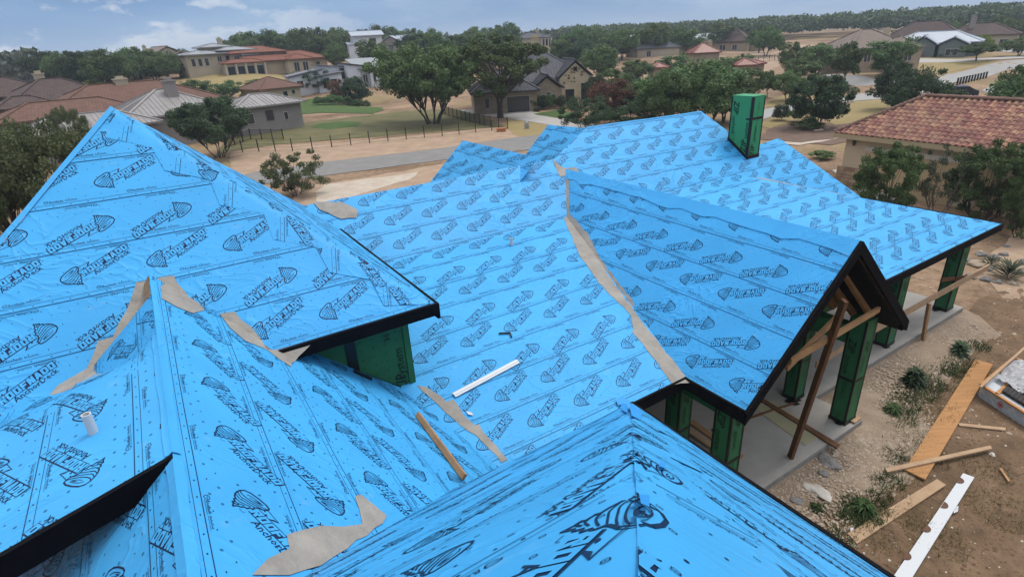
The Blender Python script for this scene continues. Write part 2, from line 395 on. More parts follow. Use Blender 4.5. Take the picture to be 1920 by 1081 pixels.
# ------------------------------------------------------------------ roof planes
_wr = [(RNG.uniform(0, 2*math.pi), 10**RNG.uniform(-.2, .38), RNG.uniform(0, 6.28)) for _ in range(14)]
def wrinkle(a, b, amp):
    s = np.zeros_like(a)
    for t, k, ph in _wr: s += np.sin(k*(a*math.cos(t)+b*math.sin(t))+ph+1.3*np.sin(.4*k*(a*math.sin(t)-b*math.cos(t))))/k
    return s*amp*.35
class Plane:
    """down = plan direction in which the slope falls; v=0 on the reference line"""
    def __init__(s, ref, down, m, extra=None, amp=.012):
        s.ref = ref; s.d = down; s.m = m; s.h = math.hypot(1, m); s.t = (-down[1], down[0]); s.extra = extra; s.amp = amp
    def uv(s, a, b):
        x, y = a-s.ref[0], b-s.ref[1]; return (x*s.t[0]+y*s.t[1], -(x*s.d[0]+y*s.d[1])*s.h)
    def pts(s, uv, w):
        uv = np.asarray(uv, float); u, v = uv[:, 0], uv[:, 1]; g = v/s.h
        a = s.ref[0]+s.t[0]*u-s.d[0]*g; b = s.ref[1]+s.t[1]*u-s.d[1]*g; z = s.ref[2]+s.m*g
        if s.extra: z = z+s.extra(a, b)
        w = np.asarray(w)+wrinkle(a, b, s.amp)
        a = a+s.d[0]*s.m/s.h*w; b = b+s.d[1]*s.m/s.h*w; z = z+w/s.h
        X = K*(a*Av.x+b*Bv.x); Y = K*(a*Av.y+b*Bv.y); return np.stack([X, Y, HCAM+K*z], 1)
    def at(s, a, b, w=0): return Vector(s.pts([s.uv(a, b)], [w])[0])
    def pix(s, x, y):                 # plan point of the plane seen at a pixel
        da, db, dz = hdir(x, y); r = s.ref
        k = -(da*s.d[0]+db*s.d[1])     # z = z0 - m*((p-ref).d)
        t = (r[2]+s.m*(r[0]*s.d[0]+r[1]*s.d[1]))/(dz+s.m*(da*s.d[0]+db*s.d[1])); return (da*t, db*t)
HOUSE = empty('house_under_construction', HP(14, 12, -13.05), 'unfinished house whose hipped and gabled roofs are wrapped in blue printed underlayment', 'house')
def sheets(pl, region, flips, near=0, v0=0.0, phase=0, cell=.16, expo=EXPO, mats=None, slack=0.0):
    """lay overlapping courses of underlayment over the region (plan polygon)"""
    P = [pl.uv(*p) for p in region]
    if area(P) < 0: P = P[::-1]
    vmin = min(p[1] for p in P); vmax = max(p[1] for p in P)
    k = int(math.floor((vmin-v0)/expo)); 
    while v0+k*expo < vmax-.02:
        lo = v0+k*expo; hi = lo+WID; band = clip_half(clip_half(P, (0, -1), -lo), (0, 1), hi)
        fl = flips[k % len(flips)] if k >= 0 else 0
        if len(band) >= 3 and abs(area(band)) > .02:
            rng = random.Random(k*13+int(phase*100)); T = tess(band)
            us = [p[0] for p in band]; vs = [p[1] for p in band]
            V = {}; vl = []; F = []; M = []
            def vid(p):
                key = (round(p[0], 4), round(p[1], 4))
                if key not in V: V[key] = len(vl); vl.append((p[0], p[1], .010-.008*(p[1]-lo)/WID))
                return V[key]
            nu = max(1, int((max(us)-min(us))/cell)+1); nv = max(1, int((max(vs)-min(vs))/cell)+1)
            u0, v_0 = min(us), min(vs)
            for i in range(nu):
                for j in range(nv):
                    x0, y0, x1, y1 = u0+i*cell, v_0+j*cell, u0+(i+1)*cell, v_0+(j+1)*cell
                    Q = [(x0, y0), (x1, y0), (x1, y1), (x0, y1)]
                    cxs = np.array([p[0] for p in Q]); cys = np.array([p[1] for p in Q]); ins = inside(band, cxs, cys)
                    if ins.all(): F.append(tuple(vid(p) for p in Q)); continue
                    for tt in T:
                        r = clip_tri(list(Q), tt)
                        if len(r) >= 3 and abs(area(r)) > 1e-6:
                            ids = [vid(p) for p in r]; ids = [x for n_, x in enumerate(ids) if x != ids[n_-1]]
                            if len(ids) >= 3: F.append(tuple(ids))
            arr = np.array(vl); W_ = pl.pts(arr[:, :2], arr[:, 2])
            mb = MB(); mb.v = [tuple(p) for p in W_]; mb.f = F; mb.m = [0]*len(F)
            sh = mb.build('underlayment_sheet', (mats or [M_BLUE])[0], HOUSE, smooth=True)
            # print
            ph = phase+rng.uniform(-.5, .5)*(0 if k < 1 else 1)
            dk, lt = _tl[fl, near]; n0 = int(math.floor((min(us)-ph)/UP_)); n1 = int(math.ceil((max(us)-ph)/UP_))
            mb = MB()
            for src, off, mi in ((dk, .003, 0), (lt, .0055, 1)):
                acc = []
                for n in range(n0, n1+1):
                    A = src+np.array([ph+n*UP_, lo]); mx = A[..., 0].max(); mn = A[..., 0].min()
                    if mx < min(us) or mn > max(us): continue
                    acc += clip_many(A, band)
                if not acc: continue
                flat = np.array([p for t in acc for p in t]); w = .010-.008*(flat[:, 1]-lo)/WID+off
                Wp = pl.pts(flat, w); c = len(mb.v); mb.v += [tuple(p) for p in Wp]
                for t in acc:
                    mb.f.append(tuple(range(c, c+len(t)))); mb.m.append(mi); c += len(t)
            if mb.v: mb.build('print', [M_INK, M_BLUE], sh)
        k += 1
def felt(pl, pixels, w=.012, name='valley_membrane', plan=None):
    pts = plan or [pl.pix(*p) for p in pixels]; P0 = [pl.uv(*p) for p in pts]; P = []; rg = random.Random(len(pts)*7)
    for a_, b_ in zip(P0, P0[1:]+P0[:1]):
        l_ = math.hypot(b_[0]-a_[0], b_[1]-a_[1]); k_ = max(1, int(l_/.22)); nx_, ny_ = -(b_[1]-a_[1])/max(l_, 1e-6), (b_[0]-a_[0])/max(l_, 1e-6)
        for i_ in range(k_): t_ = i_/k_; j_ = rg.uniform(-.035, .035)*(i_ > 0); P.append((a_[0]+(b_[0]-a_[0])*t_+nx_*j_, a_[1]+(b_[1]-a_[1])*t_+ny_*j_))
    if area(P) < 0: P = P[::-1]
    T = tess(P); F = []; V = {}; vl = []
    def vid(p):
        key = (round(p[0], 4), round(p[1], 4))
        if key not in V: V[key] = len(vl); vl.append(p)
        return V[key]
    us = [p[0] for p in P]; vs = [p[1] for p in P]; c = .3
    for i in range(int((max(us)-min(us))/c)+1):
        for j in range(int((max(vs)-min(vs))/c)+1):
            x0, y0 = min(us)+i*c, min(vs)+j*c
            for tt in T:
                r = clip_tri([(x0, y0), (x0+c, y0), (x0+c, y0+c), (x0, y0+c)], tt)
                if len(r) >= 3 and abs(area(r)) > 1e-6: F.append(tuple(dict.fromkeys(vid(p) for p in r)))
    F = [f for f in F if len(f) > 2]
    arr = np.array(vl); W_ = pl.pts(arr, np.full(len(arr), w)); mb = MB(); mb.v = [tuple(p) for p in W_]; mb.f = F; mb.m = [0]*len(F)
    return mb.build(name, M_FELT, HOUSE, smooth=True)
def deck(pl, region, th=.16, w=-.05):
    P = [pl.uv(*p) for p in region]
    if area(P) < 0: P = P[::-1]
    top = [Vector(p) for p in Plane(pl.ref, pl.d, pl.m, pl.extra, 0).pts(P, [w]*len(P))]
    n = Vector((0, 0, 0)); nn = HP(pl.d[0]*pl.m, pl.d[1]*pl.m, 1)-HP(0, 0, 0); nn.normalize()
    mb = MB(); mb.prism(top, -nn*th*K); return mb.build('roof_deck', M_OSB, HOUSE)
def fascia(p0, p1, drop=.34, th=.07, name='fascia_board', out=(0, 0)):
    """board hanging from plan points (a,b,z); out = plan offset outwards"""
    mb = MB(); o = Vector(HP(out[0], out[1], 0))-HP(0, 0, 0); a = HP(*p0); b = HP(*p1); up = Vector((0, 0, .015)); dn = Vector((0, 0, -drop*K))
    mb.hexa([a+dn, b+dn, b+dn+o, a+dn+o, a+up, b+up, b+up+o, a+up+o]); return mb.build(name, M_BLACK, HOUSE)
class Fold(Plane):
    """plane whose sheets turn over the hip p0-p1 onto the neighbouring plane"""
    def hinge(s, p0, p1, other):
        A_ = Plane(s.ref, s.d, s.m, None, 0); a, b = A_.uv(*p0), A_.uv(*p1); s.h0 = np.array(a); d = np.array(b)-s.h0; s.hd = d/np.hypot(*d)
        P0 = A_.at(*p0); P1 = A_.at(*p1); s.P0 = np.array(P0); s.h3 = np.array((P1-P0).normalized())
        n = (HP(other.d[0]*other.m, other.d[1]*other.m, 1)-HP(0, 0, 0)).normalized(); s.n3 = np.array(n); q3 = np.cross(s.n3, s.h3)
        # sign: which side of the hinge lies beyond
        s.sg = s.side; s.q3 = q3*(1 if np.dot(q3, np.array(HP(other.d[0], other.d[1], 0)-HP(0, 0, 0))) > 0 else -1); return s
    def pts(s, uv, w):
        uv = np.asarray(uv, float); W0 = Plane.pts(s, uv, w); r = uv-s.h0; al = r @ s.hd; pe = (r[:, 0]*s.hd[1]-r[:, 1]*s.hd[0])*s.sg; k = pe > 0
        if k.any():
            ww = (np.broadcast_to(np.asarray(w, float), (len(uv),))[k]+s.lift)
            W0[k] = s.P0+K*(al[k, None]*s.h3+pe[k, None]*s.q3+ww[:, None]*s.n3)
        return W0
mB = (0, -1); pB = (0, 1); pA = (1, 0); mA = (-1, 0)
PC = Plane((0, 8.96, -9.0), mB, .26, amp=.008)
zb = -9+.26*(17.55-8.96)
PD = Plane((0, 17.55, zb), mB, .667, amp=.008)
PG = Plane((11.12, 0, -9.0), mA, .89)
PGr = Plane((19.30, 0, -9.0), pA, .89)
PF = Plane((0, 11.45, -5.73), mB, .89, amp=.010)
PR1 = Plane((4.85, 0, -5.73), pA, .89, amp=.016)
R2A = 5.6
PR2 = Plane((R2A, 0, -4.66-.89*R2A), pA, .89, amp=.010)
def l2x(a, b):
    s = np.clip((b-9.0)/2.9, 0, 1); s = s*s*(3-2*s); return -s*(.04+np.minimum(.74, np.maximum(0, 1.6*(-.66-a))))
L2A = -4.6
PL2 = Plane((L2A, 0, -4.085+.26*(L2A+.66)), mA, .26, extra=l2x, amp=.010)
PL3 = Plane((-4.6, 0, -4.085+.89*(-4.6+.66)), mA, .89, amp=.010)
NB, NM = 7.23, .93; NZ = -.537-NM*NB
PN = Plane((0, NB, NZ), pB, NM, amp=.010)
NA = 7.28
PNr = Plane((NA, 0, NZ), pA, NM, amp=.010)
PE2 = Plane((15.2, 0, -4.1-.89*2.8), mA, .89)
E1A = 13.65; E1Z = -4.6
PE1 = Plane((E1A-3, 0, E1Z-.89*3), mA, .89)

PNF = Fold((0, NB, NZ), pB, NM, amp=.006); PNF.side = 1; PNF.lift = .010
PR1F = Fold((4.85, 0, -5.73), pA, .89, amp=.010); PR1F.side = 1; PR1F.lift = .010
rC_l = [(4.0, 8.96), (11.10, 8.96), (13.62, 17.55), (1.9, 17.55)]
rC_r = [(19.32, 8.96), (32.5, 8.96), (24.4, 17.55), (16.80, 17.55)]
rD_l = [(1.6, 17.55), (13.62, 17.55), (15.21, 19.65), (15.0, 20.25), (1.6, 20.25)]
rD_r = [(15.21, 19.65), (16.80, 17.55), (24.4, 17.55), (31.20, 14.52), (31.10, 15.1), (29.7, 19.0), (27.4, 18.85), (26.85, 19.2), (26.05, 21.5), (18.0, 21.6), (15.0, 20.25)]
rG = [(11.12, 7.0), (15.21, 7.0), (15.21, 19.65), (13.62, 17.5), (11.12, 9.0)]
rGr = [(19.30, 7.0), (15.21, 7.0), (15.21, 19.65), (16.80, 17.5), (19.30, 9.0)]
AP = (-.45, 16.75)
rF = [(-5.75, 11.45), (4.85, 11.45), AP]
rR1 = [(4.85, 11.45), (4.85, 21.9), AP]
rR2 = [(-.66, 13.3), (-.66, 3.4), (2.6, 5.0), (5.55, 9.2), (4.87, 8.96), (3.55, 14.2), (2.0, 12.1)]
rR2 = [(-.66, 13.3), (-.66, 3.3), (1.0, 3.6), (5.35, 8.2), (5.2, 9.2), (2.6, 17.2), (1.9, 17.0)]
rL2 = [(-.66, 6.43), (-.66, 12.5), (-.94, 12.1), (-1.48, 11.55), (-2.05, 11.35), (-2.5, 11.65), (-3.3, 11.75), (-4.6, 11.7), (-4.6, 6.47)]
rL3 = [(-.66, 3.0), (-.66, 12.0), (-4.2, 12.0), (-4.2, 3.0)]
rN = [(7.28, NB), (-1.5, NB), (.0, .45), (.50, .45)]
rNr = [(NA, NB), (.50, .45), (.5, -1.0), (NA, -1.0)]
rE2 = [(18.0, 21.55), (17.9, 24.6), (15.7, 24.6), (14.9, 20.2)]
rE1 = [(E1A, 19.5), (E1A, 26.2), (11.0, 26.2), (11.0, 19.5)]
fl = [0, 0, 1, 0, 1, 0, 1, 0, 1, 0, 0, 0]
sheets(PC, rC_l, fl, v0=.20, phase=6.2-.02-1.48*4)
sheets(PC, rC_r, [0, 1, 0, 1, 1, 0, 1, 0], v0=.20, phase=.3)
sheets(PD, rD_l, [0, 0, 0], v0=.10, phase=.4)
sheets(PD, rD_r, [1, 0, 0, 0, 0], v0=.10, phase=.9)
sheets(PG, rG, [0, 1, 0, 1, 0], phase=-.4)
sheets(PGr, rGr, [0, 1, 0, 1, 0], phase=.2)
sheets(PF, rF, [0, 1, 0, 1, 0, 1, 0], near=0, phase=.75, v0=.02)
PR1F.hinge(AP, (4.85, 11.45), PF)
# find which side lies beyond the hinge and lay the sheets across it
def beyond(pl, hinge_pts, inside_pt):
    u = np.array([pl.uv(*inside_pt)])-pl.h0; pl.sg = -1 if ((u[:, 0]*pl.hd[1]-u[:, 1]*pl.hd[0]) > 0)[0] else 1
beyond(PR1F, None, (4.5, 16))
rg_ = random.Random(12); ex = []
for i in range(13):
    t_ = i/12; a_, b_ = AP[0]+(4.85-AP[0])*t_, AP[1]+(11.45-AP[1])*t_; e_ = (.30+.34*(i % 2)+rg_.uniform(-.05, .05))*(1 if 0 < i < 12 else .05); ex.append((a_-e_*.72, b_-e_*.72))
sheets(PR1F, [(4.85, 21.9), AP]+ex+[(4.85, 11.45)], [0, 1], near=0, phase=.3)
sheets(PR2, rR2, [1, 0, 1, 0, 1, 0, 1, 0], near=1, phase=.2, v0=.3)
sheets(PL2, rL2, [1, 0, 1, 0], near=1, phase=.2, v0=.30)
sheets(PL3, rL3, [1, 0, 1, 0, 1], near=1, phase=.5, v0=.35)
PNF.hinge((.50, .45), (7.28, 7.23), PNr); beyond(PNF, None, (1, 5)); ex = []
for i in range(15):
    t_ = i/14; a_, b_ = .5+6.78*t_, .45+6.78*t_; e_ = (.34+.30*((i//2) % 2)+rg_.uniform(-.04, .04))*(1 if i < 14 else .05); ex.append((a_+e_*.72, b_-e_*.72))
sheets(PNF, [(-1.5, NB), (.0, .45), (.50, .45)]+ex+[(7.28, NB)], [1, 0, 1, 1, 0, 1, 0, 0], near=1, phase=.4, v0=.05)
sheets(PNr, rNr, [1, 0, 1, 0, 1, 0, 1, 0], near=1, phase=.9, v0=.05)
sheets(PE2, rE2, [1, 0, 1], phase=.1)
sheets(PE1, rE1, [1, 0, 1], phase=.6)
for p_, r_ in ((PC, rC_l), (PC, rC_r), (PD, rD_l), (PD, rD_r), (PG, rG), (PGr, rGr), (PF, rF), (PR1, rR1), (PN, rN), (PNr, rNr), (PR2, rR2), (PL2, [(-.70, 6.45), (-.70, 8.4), (-4.6, 8.4), (-4.6, 6.48)]), (PL3, rL3)):
    deck(p_, r_)
# ------------------------------------------------------------------ exposed membrane in the valleys
felt(PC, [(1038,300),(1052,318),(1052,360),(1046,402),(1058,412),(1086,478),(1122,530),(1152,560),(1182,590),(1186,624),(1222,668),(1250,706),(1262,722),(1292,718),(1296,712),(1250,664),(1205,606),(1150,530),(1100,450),(1066,400),(1062,360),(1060,318)], .018)
felt(PG, [(1058,312),(1068,340),(1068,400),(1104,440),(1124,482),(1152,520),(1186,562),(1192,592),(1232,640),(1270,690),(1292,712),(1286,716),(1245,668),(1195,604),(1150,541),(1100,462),(1058,405),(1052,345)], .018)
felt(PD, [(1034,298),(1058,316),(1080,314),(1092,330),(1070,322),(1060,330),(1050,332)], .018)
felt(PC, [(782,722),(800,726),(826,742),(838,754),(850,748),(870,780),(890,798),(898,796),(918,824),(952,862),(940,868),(905,830),(850,785),(812,750)], .018)
felt(PR2, [(784,728),(812,748),(850,783),(905,828),(948,866),(940,866),(902,838),(860,796),(815,758)], .02)
felt(PL2, None, .006, plan=[(-.66, 12.6), (-.66, 13.5), (-2.3, 12.4), (-2.6, 11.6), (-2.05, 11.0), (-1.4, 11.2), (-.9, 11.8)])
felt(PF, [(326,516),(256,529),(246,560),(212,632),(184,640),(160,697),(222,656),(264,590),(296,545),(300,538),(330,556),(350,572),(383,582),(345,545),(332,530)], .018)
felt(PF, [(412,588),(440,584),(470,612),(488,634),(497,656),(520,656),(592,636),(560,668),(545,688),(500,656),(460,640),(430,615)], .018)
felt(PR2, [(300,538),(326,516),(350,545),(383,582),(360,588),(330,576),(302,560)], .018)
felt(PR2, [(412,588),(440,584),(470,612),(488,634),(497,656),(520,656),(592,636),(560,668),(545,688),(500,656),(460,640),(430,615)], .018)
felt(PR2, [(536,1004),(570,994),(600,987),(640,989),(678,984),(672,955),(664,932),(676,928),(700,948),(724,968),(700,992),(650,1030),(600,1062),(540,1081),(470,1081),(500,1050),(541,1030)], .018)
felt(PC, [(588,380),(640,384),(665,402),(668,416),(652,432),(640,420),(600,402)], .018)
felt(PD, [(586,378),(640,380),(672,396),(668,410),(640,412),(600,395)], .04)
# torn strip showing beside the chimney
mb = MB()
def strip_on(pl, pixels, width, w=.03):
    pts = [pl.pix(*p) for p in pixels]; V_ = [pl.uv(*p) for p in pts]; out = []
    for i, p in enumerate(V_):
        a = V_[max(0, i-1)]; b = V_[min(len(V_)-1, i+1)]; dx, dy = b[0]-a[0], b[1]-a[1]; l = math.hypot(dx, dy); r = width*(.7+.6*random.random())*(0 if i in (0, len(V_)-1) else 1)
        out.append(((p[0]-dy/l*r, p[1]+dx/l*r), (p[0]+dy/l*r, p[1]-dx/l*r)))
    for a, b in zip(out, out[1:]): mb.poly([Vector(x) for x in pl.pts([a[0], a[1], b[1], b[0]], [w]*4)])
strip_on(PD, [(1398,333),(1430,338),(1460,345),(1490,350),(1520,357),(1560,364),(1600,371),(1618,376)], .16)
mb.build('valley_membrane', M_FELT, HOUSE)
# wraps over hips and ridges
def wrap(p0, p1, pa, pb, wid=.34, n=14, w=.022, mtl=None, seed=1):
    rg = random.Random(seed); mbw = MB(); mbw.sm = True
    P0, P1 = np.array(p0), np.array(p1); d = (P1-P0); d = d/np.hypot(*d); nrm = np.array((-d[1], d[0]))
    for i in range(n+1):
        c = P0+(P1-P0)*i/n
        for s_, pl in ((1, pa), (-1, pb)):
            e = wid*(.8+.35*rg.random())
            for f in (0, .5, 1):
                x = c+nrm*s_*e*f; mbw.v.append(tuple(pl.at(x[0], x[1], w+.012*rg.random()*f)))
    for i in range(n+1):                                  # both halves meet on one raised line
        a = mbw.v[i*6]; b = mbw.v[i*6+3]; c = tuple((x+y)/2+(.012 if k == 2 else 0) for k, (x, y) in enumerate(zip(a, b))); mbw.v[i*6] = c; mbw.v[i*6+3] = c
    for i in range(n):
        for s_ in (0, 3):
            for k in (0, 1):
                a = i*6+s_+k; mbw.f.append((a, a+1, a+7, a+6)); mbw.m.append(0)
    return mbw.build('ridge_wrap', mtl or M_BLUE, HOUSE, smooth=True)
wrap(AP, (-5.9, 11.45), PF, PF, .05, 8, seed=5)
wrap((15.21, 7.0), (15.21, 19.6), PG, PGr, .36, 26, seed=6)
wrap((-.66, 3.2), (-.66, 6.3), PL3, PR2, .07, 8, seed=7)
wrap((-.66, 6.43), (-.66, 12.9), PL2, PR2, .08, 14, seed=8)
wrap((18.0, 21.57), (26.0, 21.45), PD, PD, .04, 10, seed=9)
# ------------------------------------------------------------------ black fascia boards
fascia((7.28, 8.96, -9.0), (11.14, 8.96, -9.0), out=(0, -.07)); fascia((19.3, 8.96, -9.0), (32.5, 8.96, -9.0), out=(0, -.07), drop=.30)
fascia((32.5, 8.96, -9.0), (32.5, 20, -9.0), out=(.07, 0), drop=.30)
fascia((11.12, 7.0, -9.0), (11.12, 8.95, -9.0), out=(-.07, 0)); fascia((19.30, 7.0, -9.0), (19.30, 9.0, -9.0), out=(.07, 0), drop=.40)
fascia((-5.9, 11.45, -5.73), (4.85, 11.45, -5.73), out=(0, -.07), drop=.28); fascia((4.85, 11.38, -5.73), (4.85, 21.9, -5.73), out=(.07, 0), drop=.38)
fascia((-.66, 6.42, -4.09), (-4.6, 6.42, -4.09-.26*3.94), out=(0, -.07), drop=.30)
fascia((NA, NB+.02, NZ), (NA, -1, NZ), out=(.07, 0), drop=.30); fascia((NA+.07, NB-.05, NZ-.06), (-1, NB-.05, NZ-.06), out=(0, .04), drop=.3)
# rake boards of the porch gable
for a0, sgn in ((11.12, 1), (19.30, -1)):
    mbr = MB(); o = HP(0, -.09, 0)-HP(0, 0, 0); dn = Vector((0, 0, -.34*K)); up = Vector((0, 0, .02))
    a = HP(a0-sgn*.06, 6.99, -9.0-.05); b = HP(15.21, 6.99, -9.0+.89*4.09)
    mbr.hexa([a+dn, b+dn, b+dn+o, a+dn+o, a+up, b+up, b+up+o, a+up+o]); mbr.build('rake_board', M_BLACK, HOUSE)
    # closed soffit of the overhang
    mbs = MB(); s0 = HP(a0, 7.02, -9.38); s1 = HP(15.21, 7.02, -9.0+.89*4.09-.42); e = HP(0, 1.35, 0)-HP(0, 0, 0)
    mbs.prism([s0, s1, s1+e, s0+e], Vector((0, 0, -.03))); mbs.build('soffit', M_BLACK, HOUSE)
mbs = MB(); mbs.box((0, 0, 0), (1, 1, 1)) if 0 else None
# ------------------------------------------------------------------ text on objects
def word(txt, size, org, xd, yd, bold=.01, shear=0, m=None, parent=None, name='lettering', off=.004):
    tr = text2d(txt, size, bold, shear); xd = Vector(xd).normalized(); yd = Vector(yd).normalized(); n = xd.cross(yd); org = Vector(org)+n*off
    mbt = MB()
    for t in tr: mbt.poly([org+xd*x+yd*y for x, y in t])
    return mbt.build(name, m or M_INK2, parent)
def HV(a, b, z): return HP(a, b, z)-HP(0, 0, 0)
ZD = Vector((0, 0, 1))
# ------------------------------------------------------------------ columns
SLZ = -13.05
def column(a0, b0, a1, b1, top, parent=HOUSE, seed=0, letters=True):
    mbc = MB(); c = [HP(a0, b0, SLZ), HP(a1, b0, SLZ), HP(a1, b1, SLZ), HP(a0, b1, SLZ)]; h = Vector((0, 0, K*(top-SLZ)))
    mbc.prism(c, h); col = mbc.build('column', M_GREEN, parent)
    mt = MB(); e = .012; tw = .055
    for (a, b) in ((a0, b0), (a1, b0), (a0, b1), (a1, b1)):    # tape over each corner, slightly proud
        sa = 1 if a == a1 else -1; sb = 1 if b == b1 else -1
        for (x0, x1, y0, y1) in (((a-sa*tw), a+sa*e, b+sb*e*.9, b+sb*e), ((a+sa*e*.9), a+sa*e, b-sb*tw, b+sb*e*.8)):
            x0, x1 = sorted((x0, x1)); y0, y1 = sorted((y0, y1))
            mt.prism([HP(x0, y0, SLZ+.01), HP(x1, y0, SLZ+.01), HP(x1, y1, SLZ+.01), HP(x0, y1, SLZ+.01)], h*.995)
    for zt in (SLZ+1.55+.1*(seed % 3), ):
        mt.prism([HP(a0-e*1.3, b0-e*1.3, zt), HP(a1+e*1.3, b0-e*1.3, zt), HP(a1+e*1.3, b1+e*1.3, zt), HP(a0-e*1.3, b1+e*1.3, zt)], Vector((0, 0, .075)))
    mt.prism([HP(a0-.03, b0-.03, SLZ), HP(a1+.03, b0-.03, SLZ), HP(a1+.03, b1+.03, SLZ), HP(a0-.03, b1+.03, SLZ)], Vector((0, 0, .10)))
    mt.build('tape', M_TAPE, col)
    # loose flashing lying at the foot
    mf = MB(); zf = Vector((0, 0, .006)); r = random.Random(seed)
    for _ in range(4):
        x, y = r.uniform(a0-.3, a0+.1), r.uniform(b0-.25, b1); s1, s2 = r.uniform(.15, .35), r.uniform(.1, .25)
        mf.prism([HP(x, y, SLZ)+zf, HP(x+s1, y-.05, SLZ)+zf, HP(x+s1+.03, y+s2, SLZ)+zf, HP(x-.04, y+s2*.8, SLZ)+zf], Vector((0, 0, .004))); zf = zf+Vector((0, 0, .005))
    mf.build('flashing', M_TAPE, col)
    if letters:
        # reading down the face: x axis points down
        z0 = top-.75; w = a1-a0; d = b1-b0
        word('ZIP', .27, HP(a0, b0+d*.80, z0), -ZD, HV(0, -1, 0), .012, .2, parent=col, off=.014)
        word('system', .20, HP(a0, b0+d*.80, z0-.62), -ZD, HV(0, -1, 0), .003, .2, parent=col, off=.014)
        word('ZIP', .24, HP(a0+w*.30, b0, z0), -ZD, HV(1, 0, 0), .012, .2, parent=col, off=.014)
        word('system', .18, HP(a0+w*.30, b0, z0-.56), -ZD, HV(1, 0, 0), .003, .2, parent=col, off=.014)
        for zz_ in (z0-1.5, z0-1.75, z0-2.9):
            word('ZIP SYSTEM SHEATHING', .045, HP(a0, b0+d*.6, zz_), -ZD, HV(0, -1, 0), .002, parent=col, off=.014)
            word('FASTENER SCHEDULE 24/16', .035, HP(a0, b0+d*.45, zz_), -ZD, HV(0, -1, 0), .002, parent=col, off=.014)
            word('ZIP SYSTEM SHEATHING', .04, HP(a0+w*.5, b0, zz_), -ZD, HV(1, 0, 0), .002, parent=col, off=.014)
    return col
column(11.48, 7.57, 12.07, 8.12, -8.95, seed=1); column(18.12, 7.57, 18.76, 8.12, -8.95, seed=2)
column(11.55, 9.42, 12.1, 9.95, -9.25, seed=3); column(18.05, 9.42, 18.6, 9.9, -9.25, seed=4)
column(24.68, 9.40, 25.3, 9.9, -9.25, seed=5); column(30.25, 9.40, 30.9, 9.95, -9.25, seed=6)
column(7.9, 10.4, 8.5, 11.0, -9.0, seed=7)
# header beams over the porch
def beam(p, q_, w, h, m=M_GREEN, name='header_beam'):
    b_ = MB(); b_.bar(HP(*p), HP(*q_), w*K, h*K, m=0); return b_.build(name, m, HOUSE)
beam((11.5, 7.85, -9.72), (18.75, 7.85, -9.72), .45, .74) if 0 else None
beam((11.8, 8.1, -9.65), (11.8, 17.0, -9.65), .42, .62); beam((18.35, 8.1, -9.65), (18.35, 17.0, -9.65), .42, .62)
beam((12.0, 9.68, -9.62), (18.2, 9.68, -9.62), .40, .72)
beam((18.6, 9.65, -9.45), (31.9, 9.65, -9.45), .40, .42); beam((7.0, 9.65, -9.45), (11.5, 9.65, -9.45), .40, .42)
# rafters inside the open gable
for i, bb in enumerate((7.75, 8.45, 9.15, 9.85, 10.6)):
    for a0, a1 in ((19.0, 15.3), (11.4, 15.1)):
        z0 = -9.0+.89*abs(a0-(19.3 if a0 > 15 else 11.12))-.42; z1 = -5.36-.42
        r_ = MB(); r_.bar(HP(a0, bb, z0-.08), HP(a1, bb, z1), .11, .20); r_.build('rafter', M_WOOD, HOUSE)
# house walls beneath the roofs
def wall(p0, p1, zb_, zt0, zt1=None, m=M_GREEN, th=.12, name='sheathed_wall', panels=True):
    zt1 = zt0 if zt1 is None else zt1; (a0, b0), (a1, b1) = p0, p1; l = math.hypot(a1-a0, b1-b0); n = (-(b1-b0)/l*th, (a1-a0)/l*th)
    w_ = MB(); w_.prism([HP(a0, b0, zb_), HP(a1, b1, zb_), HP(a1, b1, zt1), HP(a0, b0, zt0)], HV(n[0], n[1], 0)); return w_.build(name, m, HOUSE)
wall((5.6, 11.2), (11.3, 11.2), SLZ, -9.0, m=M_BLACK); wall((5.0, 17.0), (31.5, 17.0), SLZ, -7.6); wall((5.6, 8.9), (5.6, 17.0), SLZ, -9.6, -7.6); wall((6.9, -1), (6.9, 6.9), SLZ-.3, NZ-.35)  # black first wall: dark sheet added for the shaded void under the porch
wall((6.9, 6.9), (-1.0, 6.9), SLZ, NZ-.3); wall((31.4, 17.0), (31.4, 28), SLZ, -9.2)
# triangular wall beneath the overhanging eave of the tall wing
wl = MB(); wl.prism([HP(.9, 12.25, -6.0), HP(4.35, 12.25, -6.02), HP(4.35, 12.25, -8.9), HP(1.2, 12.25, -5.9)][::1], HV(0, .2, 0))
WG = wl.build('sheathed_wall', M_GREEN, HOUSE)
wl = MB(); wl.prism([HP(4.35, 12.2, -6.0), HP(4.35, 21, -6.0), HP(4.35, 21, -9.2), HP(4.35, 12.2, -9.2)], HV(-.15, 0, 0)); wl.build('sheathed_wall', M_GREEN, HOUSE)
wt = MB()
wt.prism([HP(4.25, 12.24, -6.0), HP(4.37, 12.24, -6.0), HP(4.37, 12.24, -8.85), HP(4.25, 12.24, -8.75)], HV(0, -.02, 0))
wt.prism([HP(2.72, 12.24, -6.0), HP(2.98, 12.24, -6.0), HP(2.98, 12.24, -7.5), HP(2.72, 12.24, -7.3)], HV(0, -.02, 0))
wt.prism([HP(1.2, 12.24, -5.75), HP(4.35, 12.24, -8.50), HP(4.35, 12.24, -8.9), HP(1.2, 12.24, -6.1)], HV(0, -.025, 0))
wt.build('tape', M_TAPE, WG)
word('ZIP', .30, HP(4.12, 12.24, -8.35), ZD, HV(-1, 0, 0), .012, .2, parent=WG, off=.004)
word('system', .25, HP(4.12, 12.24, -7.95), ZD, HV(-1, 0, 0), .004, parent=WG)
word('30', .17, HP(3.86, 12.24, -6.75), ZD, HV(-1, 0, 0), .012, parent=WG)
nl = MB()
